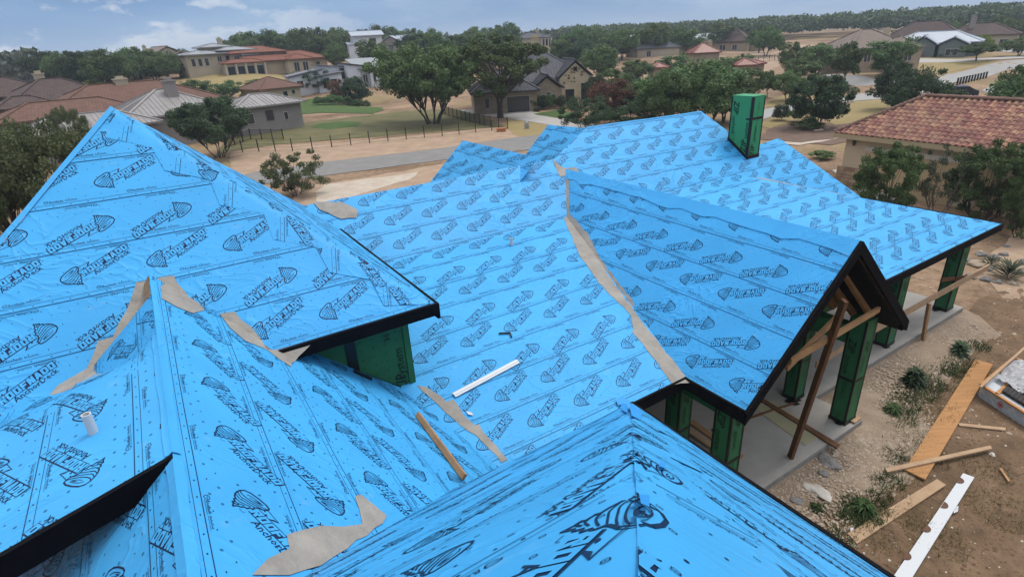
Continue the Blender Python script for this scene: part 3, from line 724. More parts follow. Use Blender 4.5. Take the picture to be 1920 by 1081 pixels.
for i in range(9):
    for j in range(4):
        x, z = 3.1+j*.3, -6.3-i*.25
        if z > -6.1-(x-1.2)*.84: nl.poly([HP(x+.02*math.cos(t), 12.236, z+.02*math.sin(t)) for t in (0, 1.05, 2.1, 3.14, 4.2, 5.2)][::-1])
nl.build('nails', M_TAPE, WG, kind='stuff')
# ------------------------------------------------------------------ chimney
CH = MB(); ca0, ca1, cb0, cb1 = 25.96, 26.90, 18.25, 19.5; ct = -3.2
CH.prism([HP(ca0, cb0, -8), HP(ca1, cb0, -8), HP(ca1, cb1, -8), HP(ca0, cb1, -8)], Vector((0, 0, K*(ct+8)))); chim = CH.build('chimney', M_GREEN2, HOUSE)
t_ = MB(); e = .015
for x0, x1, y0, y1, z0, z1 in ((ca0-e, ca0+.10, cb0-e, cb0, -6.4, ct-.05), (ca0-e, ca0, cb0, cb0+.10, -6.4, ct-.05), (ca1-.05, ca1+e, cb0-e, cb0, -6.4, ct-.05), (ca0-e, ca0, cb1-.05, cb1+e, -6.2, ct-.05),
                               (ca0, ca1+e, cb0-e*1.2, cb0, -4.35, -4.24), (ca0-e*1.2, ca0, cb0, cb0+.3, -4.35, -4.27)):
    t_.prism([HP(x0, y0, z0), HP(x1, y0, z0), HP(x1, y1, z0), HP(x0, y1, z0)], Vector((0, 0, K*(z1-z0))))
for p0, p1 in (((ca0-.02, cb0-.02), (ca1+.02, cb0-.02)), ((ca0-.02, cb0-.02), (ca0-.02, cb1+.02)), ((ca1+.02, cb0), (ca1+.02, cb1))):
    z0 = PD.at(p0[0], p0[1], .02).z; z1 = PD.at(p1[0], p1[1], .02).z; a = HP(p0[0], p0[1], 0); b = HP(p1[0], p1[1], 0); a.z = z0; b.z = z1; hh = Vector((0, 0, .12))
    d = (b-a).normalized().cross(ZD)*.02; t_.hexa([a-d, a+d, b+d, b-d, a-d+hh, a+d+hh, b+d+hh, b-d+hh])
t_.build('tape', M_TAPE, chim)
word('ZIP', .34, HP(ca0, cb1-.15, ct-.25), -ZD, HV(0, -1, 0), .014, .2, parent=chim, off=.014); word('system', .24, HP(ca0, cb1-.15, ct-1.0), -ZD, HV(0, -1, 0), .004, .2, parent=chim, off=.014)
word('ZIP', .34, HP(ca0, cb0+.12, -6.0), ZD, HV(0, 1, 0), .014, .2, parent=chim, off=.014); word('system', .22, HP(ca0, cb0+.12, -5.3), ZD, HV(0, 1, 0), .004, .2, parent=chim, off=.014)
word('ZIP', .34, HP(ca0+.5, cb0, -6.25), ZD, HV(-1, 0, 0), .014, .2, parent=chim, off=.014); word('system', .22, HP(ca0+.5, cb0, -5.5), ZD, HV(-1, 0, 0), .004, .2, parent=chim, off=.014)
for z in (-4.3, -3.5): word('SHEATHING  7/16 CAT', .06, HP(ca0+.45, cb0, z), -ZD, HV(1, 0, 0), .002, parent=chim, off=.014)
word('ZIP SYSTEM WALL', .06, HP(ca0, cb1-.3, -5.0), -ZD, HV(0, -1, 0), .002, parent=chim, off=.014); word('PANEL EDGE THIS WAY', .05, HP(ca0, cb1-.15, -5.0), -ZD, HV(0, -1, 0), .002, parent=chim, off=.014)
# ------------------------------------------------------------------ slab
sl = MB(); th = -.34*K
sl.prism([HP(a, b, SLZ) for a, b in ((5.0, 7.38), (18.93, 7.38), (18.93, 9.13), (31.4, 9.13), (31.4, 28), (5.0, 28))][::1], Vector((0, 0, th-.3)), 0)
sl.build('slab', [M_CONC], HOUSE)
ed = MB()
for p0, p1 in (((5.0, 7.38), (18.93, 7.38)), ((18.93, 7.38), (18.93, 9.13)), ((18.93, 9.13), (31.4, 9.13))):
    l = math.hypot(p1[0]-p0[0], p1[1]-p0[1]); n = ((p1[1]-p0[1])/l*.012, -(p1[0]-p0[0])/l*.012); k_ = Vector((0, 0, K*.01))
    ed.prism([HP(p0[0], p0[1], SLZ-.5), HP(p1[0], p1[1], SLZ-.5), HP(p1[0], p1[1], SLZ-.03), HP(p0[0], p0[1], SLZ-.03)], HV(*n, 0))
ed.build('slab_edge', M_CONCE, HOUSE)
# ------------------------------------------------------------------ pipes through the roof
def pipe(pl, x, y, x2, y2, r, label, m=M_WHITE):
    p = pl.pix(x, y); b = pl.at(*p, .0); h = None
    # height from the second pixel on the vertical through the base
    d = ray(x2, y2); s_ = math.hypot(b.x, b.y)/math.hypot(d.x, d.y); top = HCAM+d.z*s_
    t = MB(); n = 14; rings = []
    for zz_, rr in ((b.z-.1, r), (top, r), (top, r*.78), (top-.12, r*.78)):
        rings.append(len(t.v)); t.v += [(b.x+rr*math.cos(2*math.pi*k/n), b.y+rr*math.sin(2*math.pi*k/n), zz_) for k in range(n)]
    for q0, q1 in zip(rings, rings[1:]):
        for k in range(n): t.f.append((q0+k, q0+(k+1) % n, q1+(k+1) % n, q1+k)); t.m.append(0)
    t.f.append(tuple(rings[-1]+k for k in range(n))); t.m.append(0)
    return t.build('vent_pipe', m, HOUSE, smooth=False, label=label)
pipe(PL2, 175, 810, 158, 777, .042, 'white plastic vent pipe'); pipe(PC, 959, 459, 957, 446, .045, 'white plastic vent pipe'); pipe(PC, 677, 405, 672, 390, .05, 'white plastic vent pipe')
# ------------------------------------------------------------------ loose things lying on the roof
def lying(pl, pa, pb, w, h, m, name, label, cat, zoff=.03, over=0):
    a = pl.at(*pl.pix(*pa), zoff); b = pl.at(*pl.pix(*pb), zoff+over); nrm = (HP(pl.d[0]*pl.m, pl.d[1]*pl.m, 1)-HP(0, 0, 0)).normalized()
    mbl = MB(); mbl.bar(a+nrm*h/2, b+nrm*h/2, w, h, up=nrm); return tag(mbl.build(name, m), label, cat)
lying(PR2, (779, 782), (866, 902), .045, .09, M_WOOD, 'lumber_stick', 'thin wooden stick lying on the blue roof slope near the valley', 'stick')
def flashing_obj():
    a = PC.at(*PC.pix(851, 743), .03); b = PC.at(*PC.pix(971, 679), .03); d = (b-a).normalized(); n = ((HP(0, -PC.m, 1)-HP(0, 0, 0))).normalized(); x = d.cross(n)
    prof = [(-.06, 0), (-.06, .025), (-.02, .025), (-.014, .035), (.014, .035), (.02, .025), (.06, .025), (.06, 0)]
    m_b = MB(); m_b.prism([a+x*u+n*v for u, v in prof], b-a); return tag(m_b.build('metal_flashing', M_WHITE), 'long white metal flashing strip lying on the lower blue roof slope', 'flashing')
flashing_obj()
m_b = MB()
for p0, p1 in (((935, 627), (956, 626)), ((956, 626), (959, 634))):
    a = PC.at(*PC.pix(*p0), .05); b = PC.at(*PC.pix(*p1), .05); m_b.bar(a, b, .03, .03)
tag(m_b.build('bent_strap', M_TAPE), 'small bent black strap lying on the wide blue roof slope', 'strap')
m_b = MB()
for p0, p1 in (((662, 697), (696, 712)),): a = PR2.at(*PR2.pix(*p0), .04); b = PR2.at(*PR2.pix(*p1), .04); m_b.bar(a, b, .09, .02)
tag(m_b.build('black_offcut', M_TAPE), 'narrow black offcut lying on blue roof below the green triangular wall', 'offcut')
m_b = MB(); P_ = [PC.at(*PC.pix(*p), .04+.02*(i % 2)) for i, p in enumerate(((874, 773), (884, 776), (888, 781), (878, 780)))]; m_b.prism(P_, Vector((0, 0, .01)))
tag(m_b.build('paper_scrap', M_WHITE), 'white paper scrap on the grey valley strip edge', 'scrap')
# bright blue patches taped over the corners
def patch(pts, pls, w=.045):
    m_b = MB(); v = [pl.at(*pl.pix(*p), w+.02*random.random()) for p, pl in zip(pts, pls)]; m_b.poly(v); return m_b
M_PATCH = sheet_mat('bright_blue_patch', (.035, .27, .66))
for pts, pl, w_ in (([(1154,752),(1160,747),(1172,750),(1190,758),(1195,768),(1185,764),(1170,760),(1158,762)], PC, .07), ([(1177,761),(1192,766),(1202,778),(1197,790),(1182,782)], PNr, .04), ([(1166,763),(1177,761),(1179,778),(1168,772)], PN, .04), ([(1187,944),(1207,945),(1206,968),(1190,962)], PNr, .04), ([(1232,874),(1243,876),(1240,888),(1228,884)], PNr, .04)):
    pp = MB(); pp.poly([pl.at(*pl.pix(*p), w_) for p in pts]); pp.build('blue_patch', M_PATCH, HOUSE)
# ------------------------------------------------------------------ terrain
_cp = [(640,275,68),(945,240,73),(815,232,82),(942,222,83),(950,205,93),(415,290,72),(520,240,88),(600,200,115),(515,192,130),(700,200,120),
 (430,137,165),(600,137,165),(350,152,155),(560,128,178),(300,170,140),(640,165,138),(690,108,205),(740,100,215),(290,124,195),(620,118,185),
 (250,150,185),(150,200,120),(50,200,125),(100,165,480),(0,165,450),(200,140,800),(30,140,1500),(250,124,900),(120,133,1600),(-200,150,900),
 (830,105,240),(1010,92,260),(1050,125,170),(1100,170,112),(1200,150,130),(1240,105,190),(1320,98,215),(1380,140,150),(1440,103,240),(1400,78,330),
 (1500,210,82),(1600,170,108),(1525,240,69),(1880,70,290),(1700,105,163),(1815,150,125),(1640,140,118),(1790,178,100),(1890,110,150),(1600,92,200),(1500,68,350),(1800,55,350),(1300,74,380),(1100,82,380),(2100,60,300),(200,152,300),(100,156,300),(0,166,300),(250,140,380),(320,124,420),(400,118,420),(-100,170,300),(900,100,330),(700,100,400)]
CPX = np.array([list(pr(*c)) for c in _cp])
_ex = []
for az_ in range(0, 360, 20):
    for r_ in (20, 40):
        _ex.append((r_*math.sin(math.radians(az_)), r_*math.cos(math.radians(az_)), 0))
for az_ in range(60, 310, 25): _ex += [(150*math.sin(math.radians(az_)), 150*math.cos(math.radians(az_)), -1), (900*math.sin(math.radians(az_)), 900*math.cos(math.radians(az_)), -3)]
for az_ in (-60, -42, -38, -30, -20, -8, 5, 18, 30, 42): _ex.append((3500*math.sin(math.radians(az_)), 3500*math.cos(math.radians(az_)), -8))
CPX = np.vstack([CPX, np.array(_ex)])
def hts(X, Y):
    X = np.asarray(X, float); Y = np.asarray(Y, float); sh = X.shape; X = X.ravel(); Y = Y.ravel()
    num = np.zeros_like(X); den = np.zeros_like(X)
    for x, y, z in CPX:
        d2 = (X-x)**2+(Y-y)**2; rr = 0.02*(x*x+y*y)*.02; w = 1/(d2+rr+4)**1.6*(x*x+y*y+100)**.6; num += w*z; den += w
    z = num/den; r = np.hypot(X, Y)
    k = np.clip((r-42)/20, 0, 1); k = k*k*(3-2*k)
    z = z*k + .04*np.sin(X*.9+1)*np.sin(Y*.8)*np.clip(1-r/120, 0, 1)
    return z.reshape(sh)
def ht(x, y): return float(hts([x], [y])[0])
def gp(px, py, dz=0):                 # ground point seen at a pixel
    d = ray(px, py); t = 5.0; o = HCAM
    if d.z < -.02:
        ts = np.geomspace(4, 4000, 900); X = d.x*ts; Y = d.y*ts; Z = o+d.z*ts; H = hts(X, Y); hit = np.where(Z < H)[0]
        if len(hit):
            i = hit[0]; a, b = ts[max(i-1, 0)], ts[i]
            for _ in range(18):
                m = (a+b)/2
                if o+d.z*m < ht(d.x*m, d.y*m): b = m
                else: a = m
            t = b; return Vector((d.x*t, d.y*t, ht(d.x*t, d.y*t)+dz))
    return pr(px, py, 300)
M_DIRT = bpy.data.materials.new('dry_ground'); M_DIRT.use_nodes = True
t = M_DIRT.node_tree; p = t.nodes['Principled BSDF']; p.inputs['Roughness'].default_value = .95; p.inputs['Specular IOR Level'].default_value = .1
g = nd(t, 'ShaderNodeNewGeometry')
def nz(scale, detail=6, rough=.6, dist=0, vec=None, tree=None):
    tree = tree or t; n = nd(tree, 'ShaderNodeTexNoise'); n.inputs['Scale'].default_value = scale; n.inputs['Detail'].default_value = detail; n.inputs['Roughness'].default_value = rough; n.inputs['Distortion'].default_value = dist
    tree.links.new(vec or g.outputs['Position'], n.inputs['Vector']); return n.outputs[0]
base = ramp(t, [(.32, (.125, .080, .050)), (.46, (.21, .145, .095)), (.60, (.30, .205, .135)), (.72, (.24, .20, .10))], nz(.09, 8, .65, .6))
fine = ramp(t, [(.34, (.45, .42, .40)), (.5, (1, 1, 1)), (.68, (1.35, 1.3, 1.25))], nz(2.4, 10, .75))
mx = nd(t, 'ShaderNodeMix', data_type='RGBA', blend_type='MULTIPLY'); mx.inputs[0].default_value = .8; t.links.new(base.outputs[0], mx.inputs[6]); t.links.new(fine.outputs[0], mx.inputs[7])
grassm = ramp(t, [(.54, (0, 0, 0)), (.62, (1, 1, 1))], nz(.045, 6, .6))
mg = nd(t, 'ShaderNodeMix', data_type='RGBA'); t.links.new(m_('MULTIPLY', grassm.outputs[0], .55, tree=t), mg.inputs[0]); t.links.new(mx.outputs[2], mg.inputs[6]); mg.inputs[7].default_value = (.20, .17, .07, 1)
t.links.new(mg.outputs[2], p.inputs['Base Color'])
b = nd(t, 'ShaderNodeBump'); b.inputs['Strength'].default_value = .6; b.inputs['Distance'].default_value = .08; t.links.new(nz(5, 8, .7), b.inputs['Height']); t.links.new(b.outputs[0], p.inputs['Normal'])
# ground sheet (polar grid)
rs = np.concatenate([[0.01], np.geomspace(2, 6000, 190)]); az = np.radians(np.concatenate([np.arange(-62, 62, .8), np.arange(62, 298, 4)])); nA = len(az)
RR, AA = np.meshgrid(rs, az, indexing='ij'); GX = RR*np.sin(AA); GY = RR*np.cos(AA); GZ = hts(GX, GY)
gv = np.stack([GX, GY, GZ], -1).reshape(-1, 3); gf = []
for i in range(len(rs)-1):
    for j in range(nA): j2 = (j+1) % nA; gf.append((i*nA+j, i*nA+j2, (i+1)*nA+j2, (i+1)*nA+j))
me = bpy.data.meshes.new('ground'); me.from_pydata(gv.tolist(), [], [f[::-1] for f in gf]); me.materials.append(M_DIRT); me.polygons.foreach_set('use_smooth', [True]*len(gf))
og = bpy.data.objects.new('ground', me); COL.objects.link(og); tag(og, kind='structure')
def patch_ground(name, pts, m, dz=.02, cell=1.5, kind='structure', px=True, **kw):
    W_ = [tuple(gp(*p))[:2] for p in pts] if px else pts
    rg = random.Random(len(pts)+int(W_[0][0])); Q_ = []; rough = 0 if ('road' in name or 'street' in name or 'driveway' in name) else 1
    for a_, b_ in zip(W_, W_[1:]+W_[:1]):
        l_ = math.hypot(b_[0]-a_[0], b_[1]-a_[1]); k_ = min(14, max(1, int(l_/1.2))) if rough else 1; nx_, ny_ = -(b_[1]-a_[1])/max(l_, 1e-6), (b_[0]-a_[0])/max(l_, 1e-6)
        for i_ in range(k_): t_ = i_/k_; j_ = rg.uniform(-.5, .5)*min(1, l_/k_*.35); Q_.append((a_[0]+(b_[0]-a_[0])*t_+nx_*j_*rough, a_[1]+(b_[1]-a_[1])*t_+ny_*j_*rough))
    W_ = Q_
    if area(W_) < 0: W_ = W_[::-1]
    T = tess(W_); V = {}; vl = []; F = []
    def vid(p):
        key = (round(p[0], 3), round(p[1], 3))
        if key not in V: V[key] = len(vl); vl.append(p)
        return V[key]
    xs = [p[0] for p in W_]; ys = [p[1] for p in W_]
    cell = max(cell, (max(xs)-min(xs))/70, (max(ys)-min(ys))/70)
    for i in range(int((max(xs)-min(xs))/cell)+1):
        for j in range(int((max(ys)-min(ys))/cell)+1):
            x0, y0 = min(xs)+i*cell, min(ys)+j*cell
            for tt in T:
                if x0 > max(q_[0] for q_ in tt) or x0+cell < min(q_[0] for q_ in tt) or y0 > max(q_[1] for q_ in tt) or y0+cell < min(q_[1] for q_ in tt): continue
                r = clip_tri([(x0, y0), (x0+cell, y0), (x0+cell, y0+cell), (x0, y0+cell)], tt)
                if len(r) >= 3 and abs(area(r)) > 1e-4: F.append(tuple(dict.fromkeys(vid(p) for p in r)))
    a = np.array(vl); Z = hts(a[:, 0], a[:, 1])
    rr = np.hypot(a[:, 0], a[:, 1]); mb = MB(); mb.v = [(x, y, z+dz*.7+.0003*r) for (x, y), z, r in zip(vl, Z, rr)]; mb.f = [f for f in F if len(f) > 2]; mb.m = [0]*len(mb.f)
    return mb.build(name, m, smooth=True, kind=kind, **kw)
M_ROAD = mat('asphalt_road', (.20, .19, .18), rough=.9, noise=(.8, 1), col2=(.155, .15, .143), bump=(40, .1), detail=9)
M_ROAD2 = mat('pale_concrete_road', (.30, .29, .28), rough=.9, noise=(.8, 1), col2=(.24, .235, .225), bump=(40, .1), detail=9)
M_DRIVE = mat('pale_driveway', (.36, .34, .32), rough=.9, noise=(.5, 1), col2=(.29, .275, .26))
M_LAWN = mat('green_lawn', (.060, .105, .020), rough=.95, noise=(1.2, 1), col2=(.035, .070, .014), bump=(20, .6))
M_LAWND = mat('drying_lawn', (.145, .125, .055), rough=.95, noise=(.35, 1), col2=(.085, .085, .035), bump=(20, .6), detail=8)
M_STRAW = mat('straw_grass', (.27, .20, .085), rough=.95, noise=(.5, 1), col2=(.21, .17, .075), bump=(20, .6), detail=8)
M_MULCH = mat('brown_mulch', (.16, .105, .075), rough=.95, noise=(1.2, 1), col2=(.105, .072, .055), bump=(12, .8), detail=9)
M_TAN = mat('tan_soil', (.36, .26, .18), rough=.95, noise=(.7, 1), col2=(.24, .165, .11), bump=(12, .5), detail=9)
M_LIME = mat('pale_limestone_dust', (.46, .40, .33), rough=.95, noise=(.8, 1), col2=(.33, .27, .21), bump=(12, .5), detail=9)
# across the street, left to right
patch_ground('lot_soil', [(430,330),(430,285),(560,272),(700,262),(830,250),(945,235),(1060,232),(1010,262),(900,276),(700,302),(560,320),(460,335)], M_TAN, .01)
patch_ground('empty_lot', [(400,300),(420,262),(520,236),(640,222),(760,208),(860,204),(950,238),(830,246),(640,262),(520,272),(430,284)], M_LAWND, .02)
patch_ground('grass_patch', [(585,240),(600,232),(650,228),(680,230),(670,238),(620,243)], M_LAWN, .03)
patch_ground('road', [(380,352),(480,322),(620,303),(800,282),(985,256),(1120,240),(1250,224),(1250,236),(1120,262),(985,282),(860,296),(700,318),(560,336),(470,350),(380,380)], M_ROAD, .035)
patch_ground('lot_soil', [(560,352),(700,330),(840,306),(980,288),(980,340),(800,360),(640,392),(540,400)], M_TAN, .012)
patch_ground('limestone_pad', [(590,360),(610,346),(700,334),(790,322),(770,338),(700,356),(650,376),(600,388)], M_LIME, .025)
patch_ground('lawn', [(522,204),(545,190),(600,184),(650,186),(690,192),(720,206),(700,214),(600,212),(540,216)], M_LAWN, .03)
patch_ground('hill_grass', [(335,152),(370,140),(440,138),(520,142),(600,150),(560,176),(480,180),(400,172),(350,162)], M_STRAW, .03)
patch_ground('hill_grass', [(240,180),(300,150),(340,150),(330,170),(290,180)], M_STRAW, .03)
patch_ground('driveway', [(862,207),(930,202),(985,206),(1060,222),(1120,232),(1100,245),(1020,233),(950,222),(880,214)], M_DRIVE, .03)
patch_ground('lawn', [(1000,214),(1040,207),(1075,212),(1080,224),(1040,222)], M_LAWN, .035)
patch_ground('verge_grass', [(945,236),(955,222),(1020,234),(1100,246),(1080,262),(1000,262),(960,252)], M_STRAW, .03)
# right hand streets
patch_ground('street', [(1380,232),(1435,205),(1500,192),(1560,186),(1660,168),(1780,140),(1850,122),(1920,112),(1920,126),(1880,134),(1820,150),(1760,170),(1660,186),(1600,190),(1520,200),(1470,212),(1430,225)], M_ROAD2, .04)
patch_ground('street', [(1545,140),(1640,150),(1720,146),(1780,138),(1790,146),(1700,160),(1630,165),(1540,152)], M_ROAD2, .035)
patch_ground('street', [(1840,170),(1870,158),(1920,150),(1920,170),(1860,178)], M_ROAD2, .045)
patch_ground('dry_lawn', [(1720,108),(1810,112),(1920,122),(1860,122),(1790,134),(1700,140),(1690,128)], M_STRAW, .03)
patch_ground('dry_lawn', [(1570,214),(1600,190),(1660,187),(1680,200),(1650,224),(1570,238),(1550,228)], M_STRAW, .03)
patch_ground('dry_lawn', [(1420,234),(1470,216),(1500,212),(1500,224),(1440,242)], M_STRAW, .03)
patch_ground('dry_lawn', [(1430,195),(1480,176),(1560,178),(1600,170),(1560,184),(1500,190),(1440,202)], M_STRAW, .03)
patch_ground('mulch_bed', [(1425,262),(1440,244),(1500,226),(1560,236),(1640,226),(1700,232),(1620,262),(1560,272),(1500,268)], M_MULCH, .04)
patch_ground('limestone_edging', [(1448,264),(1500,268),(1560,262),(1575,256),(1575,260),(1500,272),(1450,269)], M_LIME, .05)
patch_ground('driveway', [(1660,116),(1720,110),(1800,112),(1880,108),(1920,104),(1920,110),(1800,117),(1700,118)], M_DRIVE, .04)
patch_ground('driveway', [(1850,88),(1920,90),(1920,100),(1850,96)], M_DRIVE, .04)
patch_ground('driveway', [(1560,320),(1590,312),(1640,340),(1700,392),(1660,400),(1600,350)], M_DRIVE, .03)
patch_ground('tan_lot', [(1380,110),(1480,82),(1600,86),(1600,100),(1480,112),(1420,140)], M_TAN, .03)
patch_ground('tan_lot', [(560,76),(700,120),(760,112),(740,96),(660,98),(600,112)], M_TAN, .03)
# yard in front of the porch
M_GRAV = mat('crushed_limestone', (.34, .26, .19), rough=.95, noise=(1.6, 1), col2=(.20, .145, .10), bump=(30, .9), detail=9)
M_YARD = mat('trampled_soil', (.20, .13, .078), rough=.95, noise=(1.3, 1), col2=(.085, .052, .029), bump=(14, .9), detail=10)
patch_ground('yard_soil', [(1430,960),(1540,900),(1640,780),(1750,640),(1830,560),(1990,520),(2300,700),(2300,1500),(1500,1500),(1400,1100)], M_YARD, .01, cell=.8)
patch_ground('yard_soil', [(1850,470),(1920,430),(2100,430),(2100,560),(1900,560),(1840,520)], M_TAN, .012, cell=.8)
def mound():
    W_ = [HP(a, b, 0) for a, b in ((4.0, 7.6), (4.0, 3.0), (8, 3.8), (13, 4.4), (17, 5.0), (20, 5.4), (24, 6.8), (28, 7.3), (30.5, 7.2), (32.0, 8.6), (31.6, 9.4), (18.7, 9.4), (18.7, 7.6))]
    P = [(w.x, w.y) for w in W_]
    if area(P) < 0: P = P[::-1]
    T = tess(P); c = .16; V = {}; vl = []; F = []
    xs = [p[0] for p in P]; ys = [p[1] for p in P]
    def vid(p):
        key = (round(p[0], 3), round(p[1], 3))
        if key not in V: V[key] = len(vl); vl.append(p)
        return V[key]
    for i in range(int((max(xs)-min(xs))/c)+1):
        for j in range(int((max(ys)-min(ys))/c)+1):
            x0, y0 = min(xs)+i*c, min(ys)+j*c
            for tt in T:
                r = clip_tri([(x0, y0), (x0+c, y0), (x0+c, y0+c), (x0, y0+c)], tt)
                if len(r) >= 3 and abs(area(r)) > 1e-5: F.append(tuple(dict.fromkeys(vid(p) for p in r)))
    a = np.array(vl); aa = (a @ np.array([Av.x, Av.y]))/K; bb = (a @ np.array([Bv.x, Bv.y]))/K
    lim = np.interp(aa, [4, 8, 13, 17, 20, 24, 28, 30.5, 32], [3.0, 3.8, 4.4, 5.0, 5.4, 6.8, 7.3, 7.2, 8.6]); edge = np.interp(aa, [0, 18.9, 19.0, 32], [7.38, 7.38, 9.13, 9.13])
    s = np.clip((bb-lim)/np.maximum(edge-lim, .3), 0, 1); s = s*s*(3-2*s)
    nzv = sum(np.sin(a[:, 0]*k*math.cos(th)+a[:, 1]*k*math.sin(th)+ph)/k for k, th, ph in ((1.1, .3, 0), (2.3, 1.5, 2), (3.7, 2.6, 1), (6.1, .9, 4), (9.7, 2.1, 3), (13, .2, 5)))
    Z = .015+s*.16+nzv*.045*np.clip(s*3, 0, 1)*np.clip((1.05-s)*2, .35, 1)
    Z = np.where(Z < .012, .012, Z)
    mb = MB(); mb.v = [(x, y, z) for (x, y), z in zip(vl, Z)]; mb.f = [f for f in F if len(f) > 2]; mb.m = [0]*len(mb.f)
    return mb.build('gravel_bank', M_GRAV, smooth=True, kind='structure')
mound()
# ------------------------------------------------------------------ neighbouring houses
def roofmat(name, c1, c2, band=6.0, metal=False):
    m = bpy.data.materials.new(name); m.use_nodes = True; t = m.node_tree; p = t.nodes['Principled BSDF']
    p.inputs['Roughness'].default_value = .45 if metal else .85; p.inputs['Specular IOR Level'].default_value = .4 if metal else .2
    g = nd(t, 'ShaderNodeNewGeometry'); sp = nd(t, 'ShaderNodeSeparateXYZ'); t.links.new(g.outputs['Position'], sp.inputs[0])
    n = nd(t, 'ShaderNodeTexNoise'); n.inputs['Scale'].default_value = 1.3; n.inputs['Detail'].default_value = 7; n.inputs['Roughness'].default_value = .7; t.links.new(g.outputs['Position'], n.inputs['Vector'])
    r = ramp(t, [(.35, c2), (.65, c1)], n.outputs[0])
    if metal: t.links.new(r.outputs[0], p.inputs['Base Color'])
    else:
        w = m_('SINE', m_('MULTIPLY', sp.outputs[2], band*6.28, tree=t), tree=t)
        w2 = m_('SINE', m_('MULTIPLY', m_('ADD', sp.outputs[0], m_('MULTIPLY', sp.outputs[1], .6, tree=t), tree=t), 14.0, tree=t), tree=t)
        f = m_('MULTIPLY_ADD', m_('ADD', w, m_('MULTIPLY', w2, .6, tree=t), tree=t), .10, .95, tree=t)
        mx = nd(t, 'ShaderNodeMix', data_type='RGBA', blend_type='MULTIPLY'); mx.inputs[0].default_value = 1
        cc = nd(t, 'ShaderNodeCombineXYZ'); [t.links.new(f, cc.inputs[i]) for i in range(3)]
        t.links.new(r.outputs[0], mx.inputs[6]); t.links.new(cc.outputs[0], mx.inputs[7]); t.links.new(mx.outputs[2], p.inputs['Base Color'])
    MATS[name] = m; return m
R_BROWN = roofmat('brown_tile_roof', (.155, .085, .062), (.105, .058, .045)); R_DBROWN = roofmat('dark_brown_roof', (.095, .066, .060), (.06, .043, .04))
R_TILE = roofmat('clay_tile_roof', (.21, .085, .055), (.13, .055, .04)); R_RED = roofmat('red_roof', (.22, .07, .045), (.15, .045, .03), metal=True)
R_GREYM = roofmat('grey_metal_roof', (.25, .235, .225), (.20, .185, .18), metal=True); R_WHM = roofmat('white_metal_roof', (.33, .37, .42), (.28, .31, .36), metal=True)
R_SLATE = roofmat('slate_grey_roof', (.105, .105, .115), (.075, .075, .085)); R_TANR = roofmat('tan_shingle_roof', (.21, .17, .145), (.155, .125, .105)); R_LGREY = roofmat('light_grey_roof', (.24, .25, .26), (.19, .20, .21), metal=True)
R_DKM = roofmat('dark_grey_metal_roof', (.14, .14, .155), (.11, .11, .12), metal=True)
W_CREAM = mat('cream_stucco', (.45, .37, .26), rough=.9, noise=(.6, 1), col2=(.39, .32, .22)); W_BEIGE = mat('beige_stucco', (.42, .36, .27), rough=.9, noise=(.6, 1), col2=(.35, .30, .22))
W_GREY = mat('taupe_stucco', (.26, .235, .22), rough=.9, noise=(.6, 1), col2=(.22, .20, .187)); W_WHITE = mat('white_stucco', (.58, .60, .63), rough=.9, noise=(.6, 1), col2=(.50, .52, .55))
W_TAN = mat('tan_masonry', (.34, .27, .19), rough=.9, noise=(1.5, 1), col2=(.24, .19, .13)); W_SAGE = mat('sage_siding', (.14, .17, .16), rough=.9, noise=(.6, 1), col2=(.12, .145, .14))
W_STONE = mat('pale_wall_stone', (.50, .42, .29), rough=.95, noise=(1.1, 1), col2=(.40, .33, .22)); W_STONED = mat('brown_wall_stone', (.22, .13, .08), rough=.95, noise=(1.1, 1))
M_GLASS = mat('window_glass', (.02, .024, .03), rough=.12, spec=.6); M_FRAME = mat('window_frame', (.5, .48, .44), rough=.6); M_DARKF = mat('dark_frame', (.05, .045, .04), rough=.6)
M_TRIM = mat('pale_trim', (.42, .38, .32), rough=.8)
def roof_faces(cx, cy, w, d, h, kind, pitch, ov, ax='x'):
    x0, x1, y0, y1 = cx-w/2-ov, cx+w/2+ov, cy-d/2-ov, cy+d/2+ov; z = h-ov*pitch*0
    C = [Vector((x0, y0, z)), Vector((x1, y0, z)), Vector((x1, y1, z)), Vector((x0, y1, z))]
    W_, D_ = x1-x0, y1-y0
    if kind == 'hip':
        if W_ >= D_: rz = z+pitch*D_/2; a = Vector((x0+D_/2, (y0+y1)/2, rz)); b = Vector((x1-D_/2, (y0+y1)/2, rz)); F = [[C[0], C[1], b, a], [C[1], C[2], b], [C[2], C[3], a, b], [C[3], C[0], a]]
        else: rz = z+pitch*W_/2; a = Vector(((x0+x1)/2, y0+W_/2, rz)); b = Vector(((x0+x1)/2, y1-W_/2, rz)); F = [[C[0], C[1], a], [C[1], C[2], b, a], [C[2], C[3], b], [C[3], C[0], a, b]]
    elif kind == 'gable':
        if ax == 'x': rz = z+pitch*D_/2; a = Vector((x0, (y0+y1)/2, rz)); b = Vector((x1, (y0+y1)/2, rz)); F = [[C[0], C[1], b, a], [C[2], C[3], a, b]]
        else: rz = z+pitch*W_/2; a = Vector(((x0+x1)/2, y0, rz)); b = Vector(((x0+x1)/2, y1, rz)); F = [[C[1], C[2], b, a], [C[3], C[0], a, b]]
    else:  # shed: rises towards ax
        up = {'x': (0, 1, 1, 0), '-x': (1, 0, 0, 1), 'y': (0, 0, 1, 1), '-y': (1, 1, 0, 0)}[ax]; L = W_ if 'x' in ax else D_
        P = [c+Vector((0, 0, pitch*L*u)) for c, u in zip(C, up)]; F = [P]
    return F
def clean(F):
    out = []
    for f in F:
        g = [p for i, p in enumerate(f) if (p-f[i-1]).length > .02]
        if len(g) > 2: out.append(g)
    return out
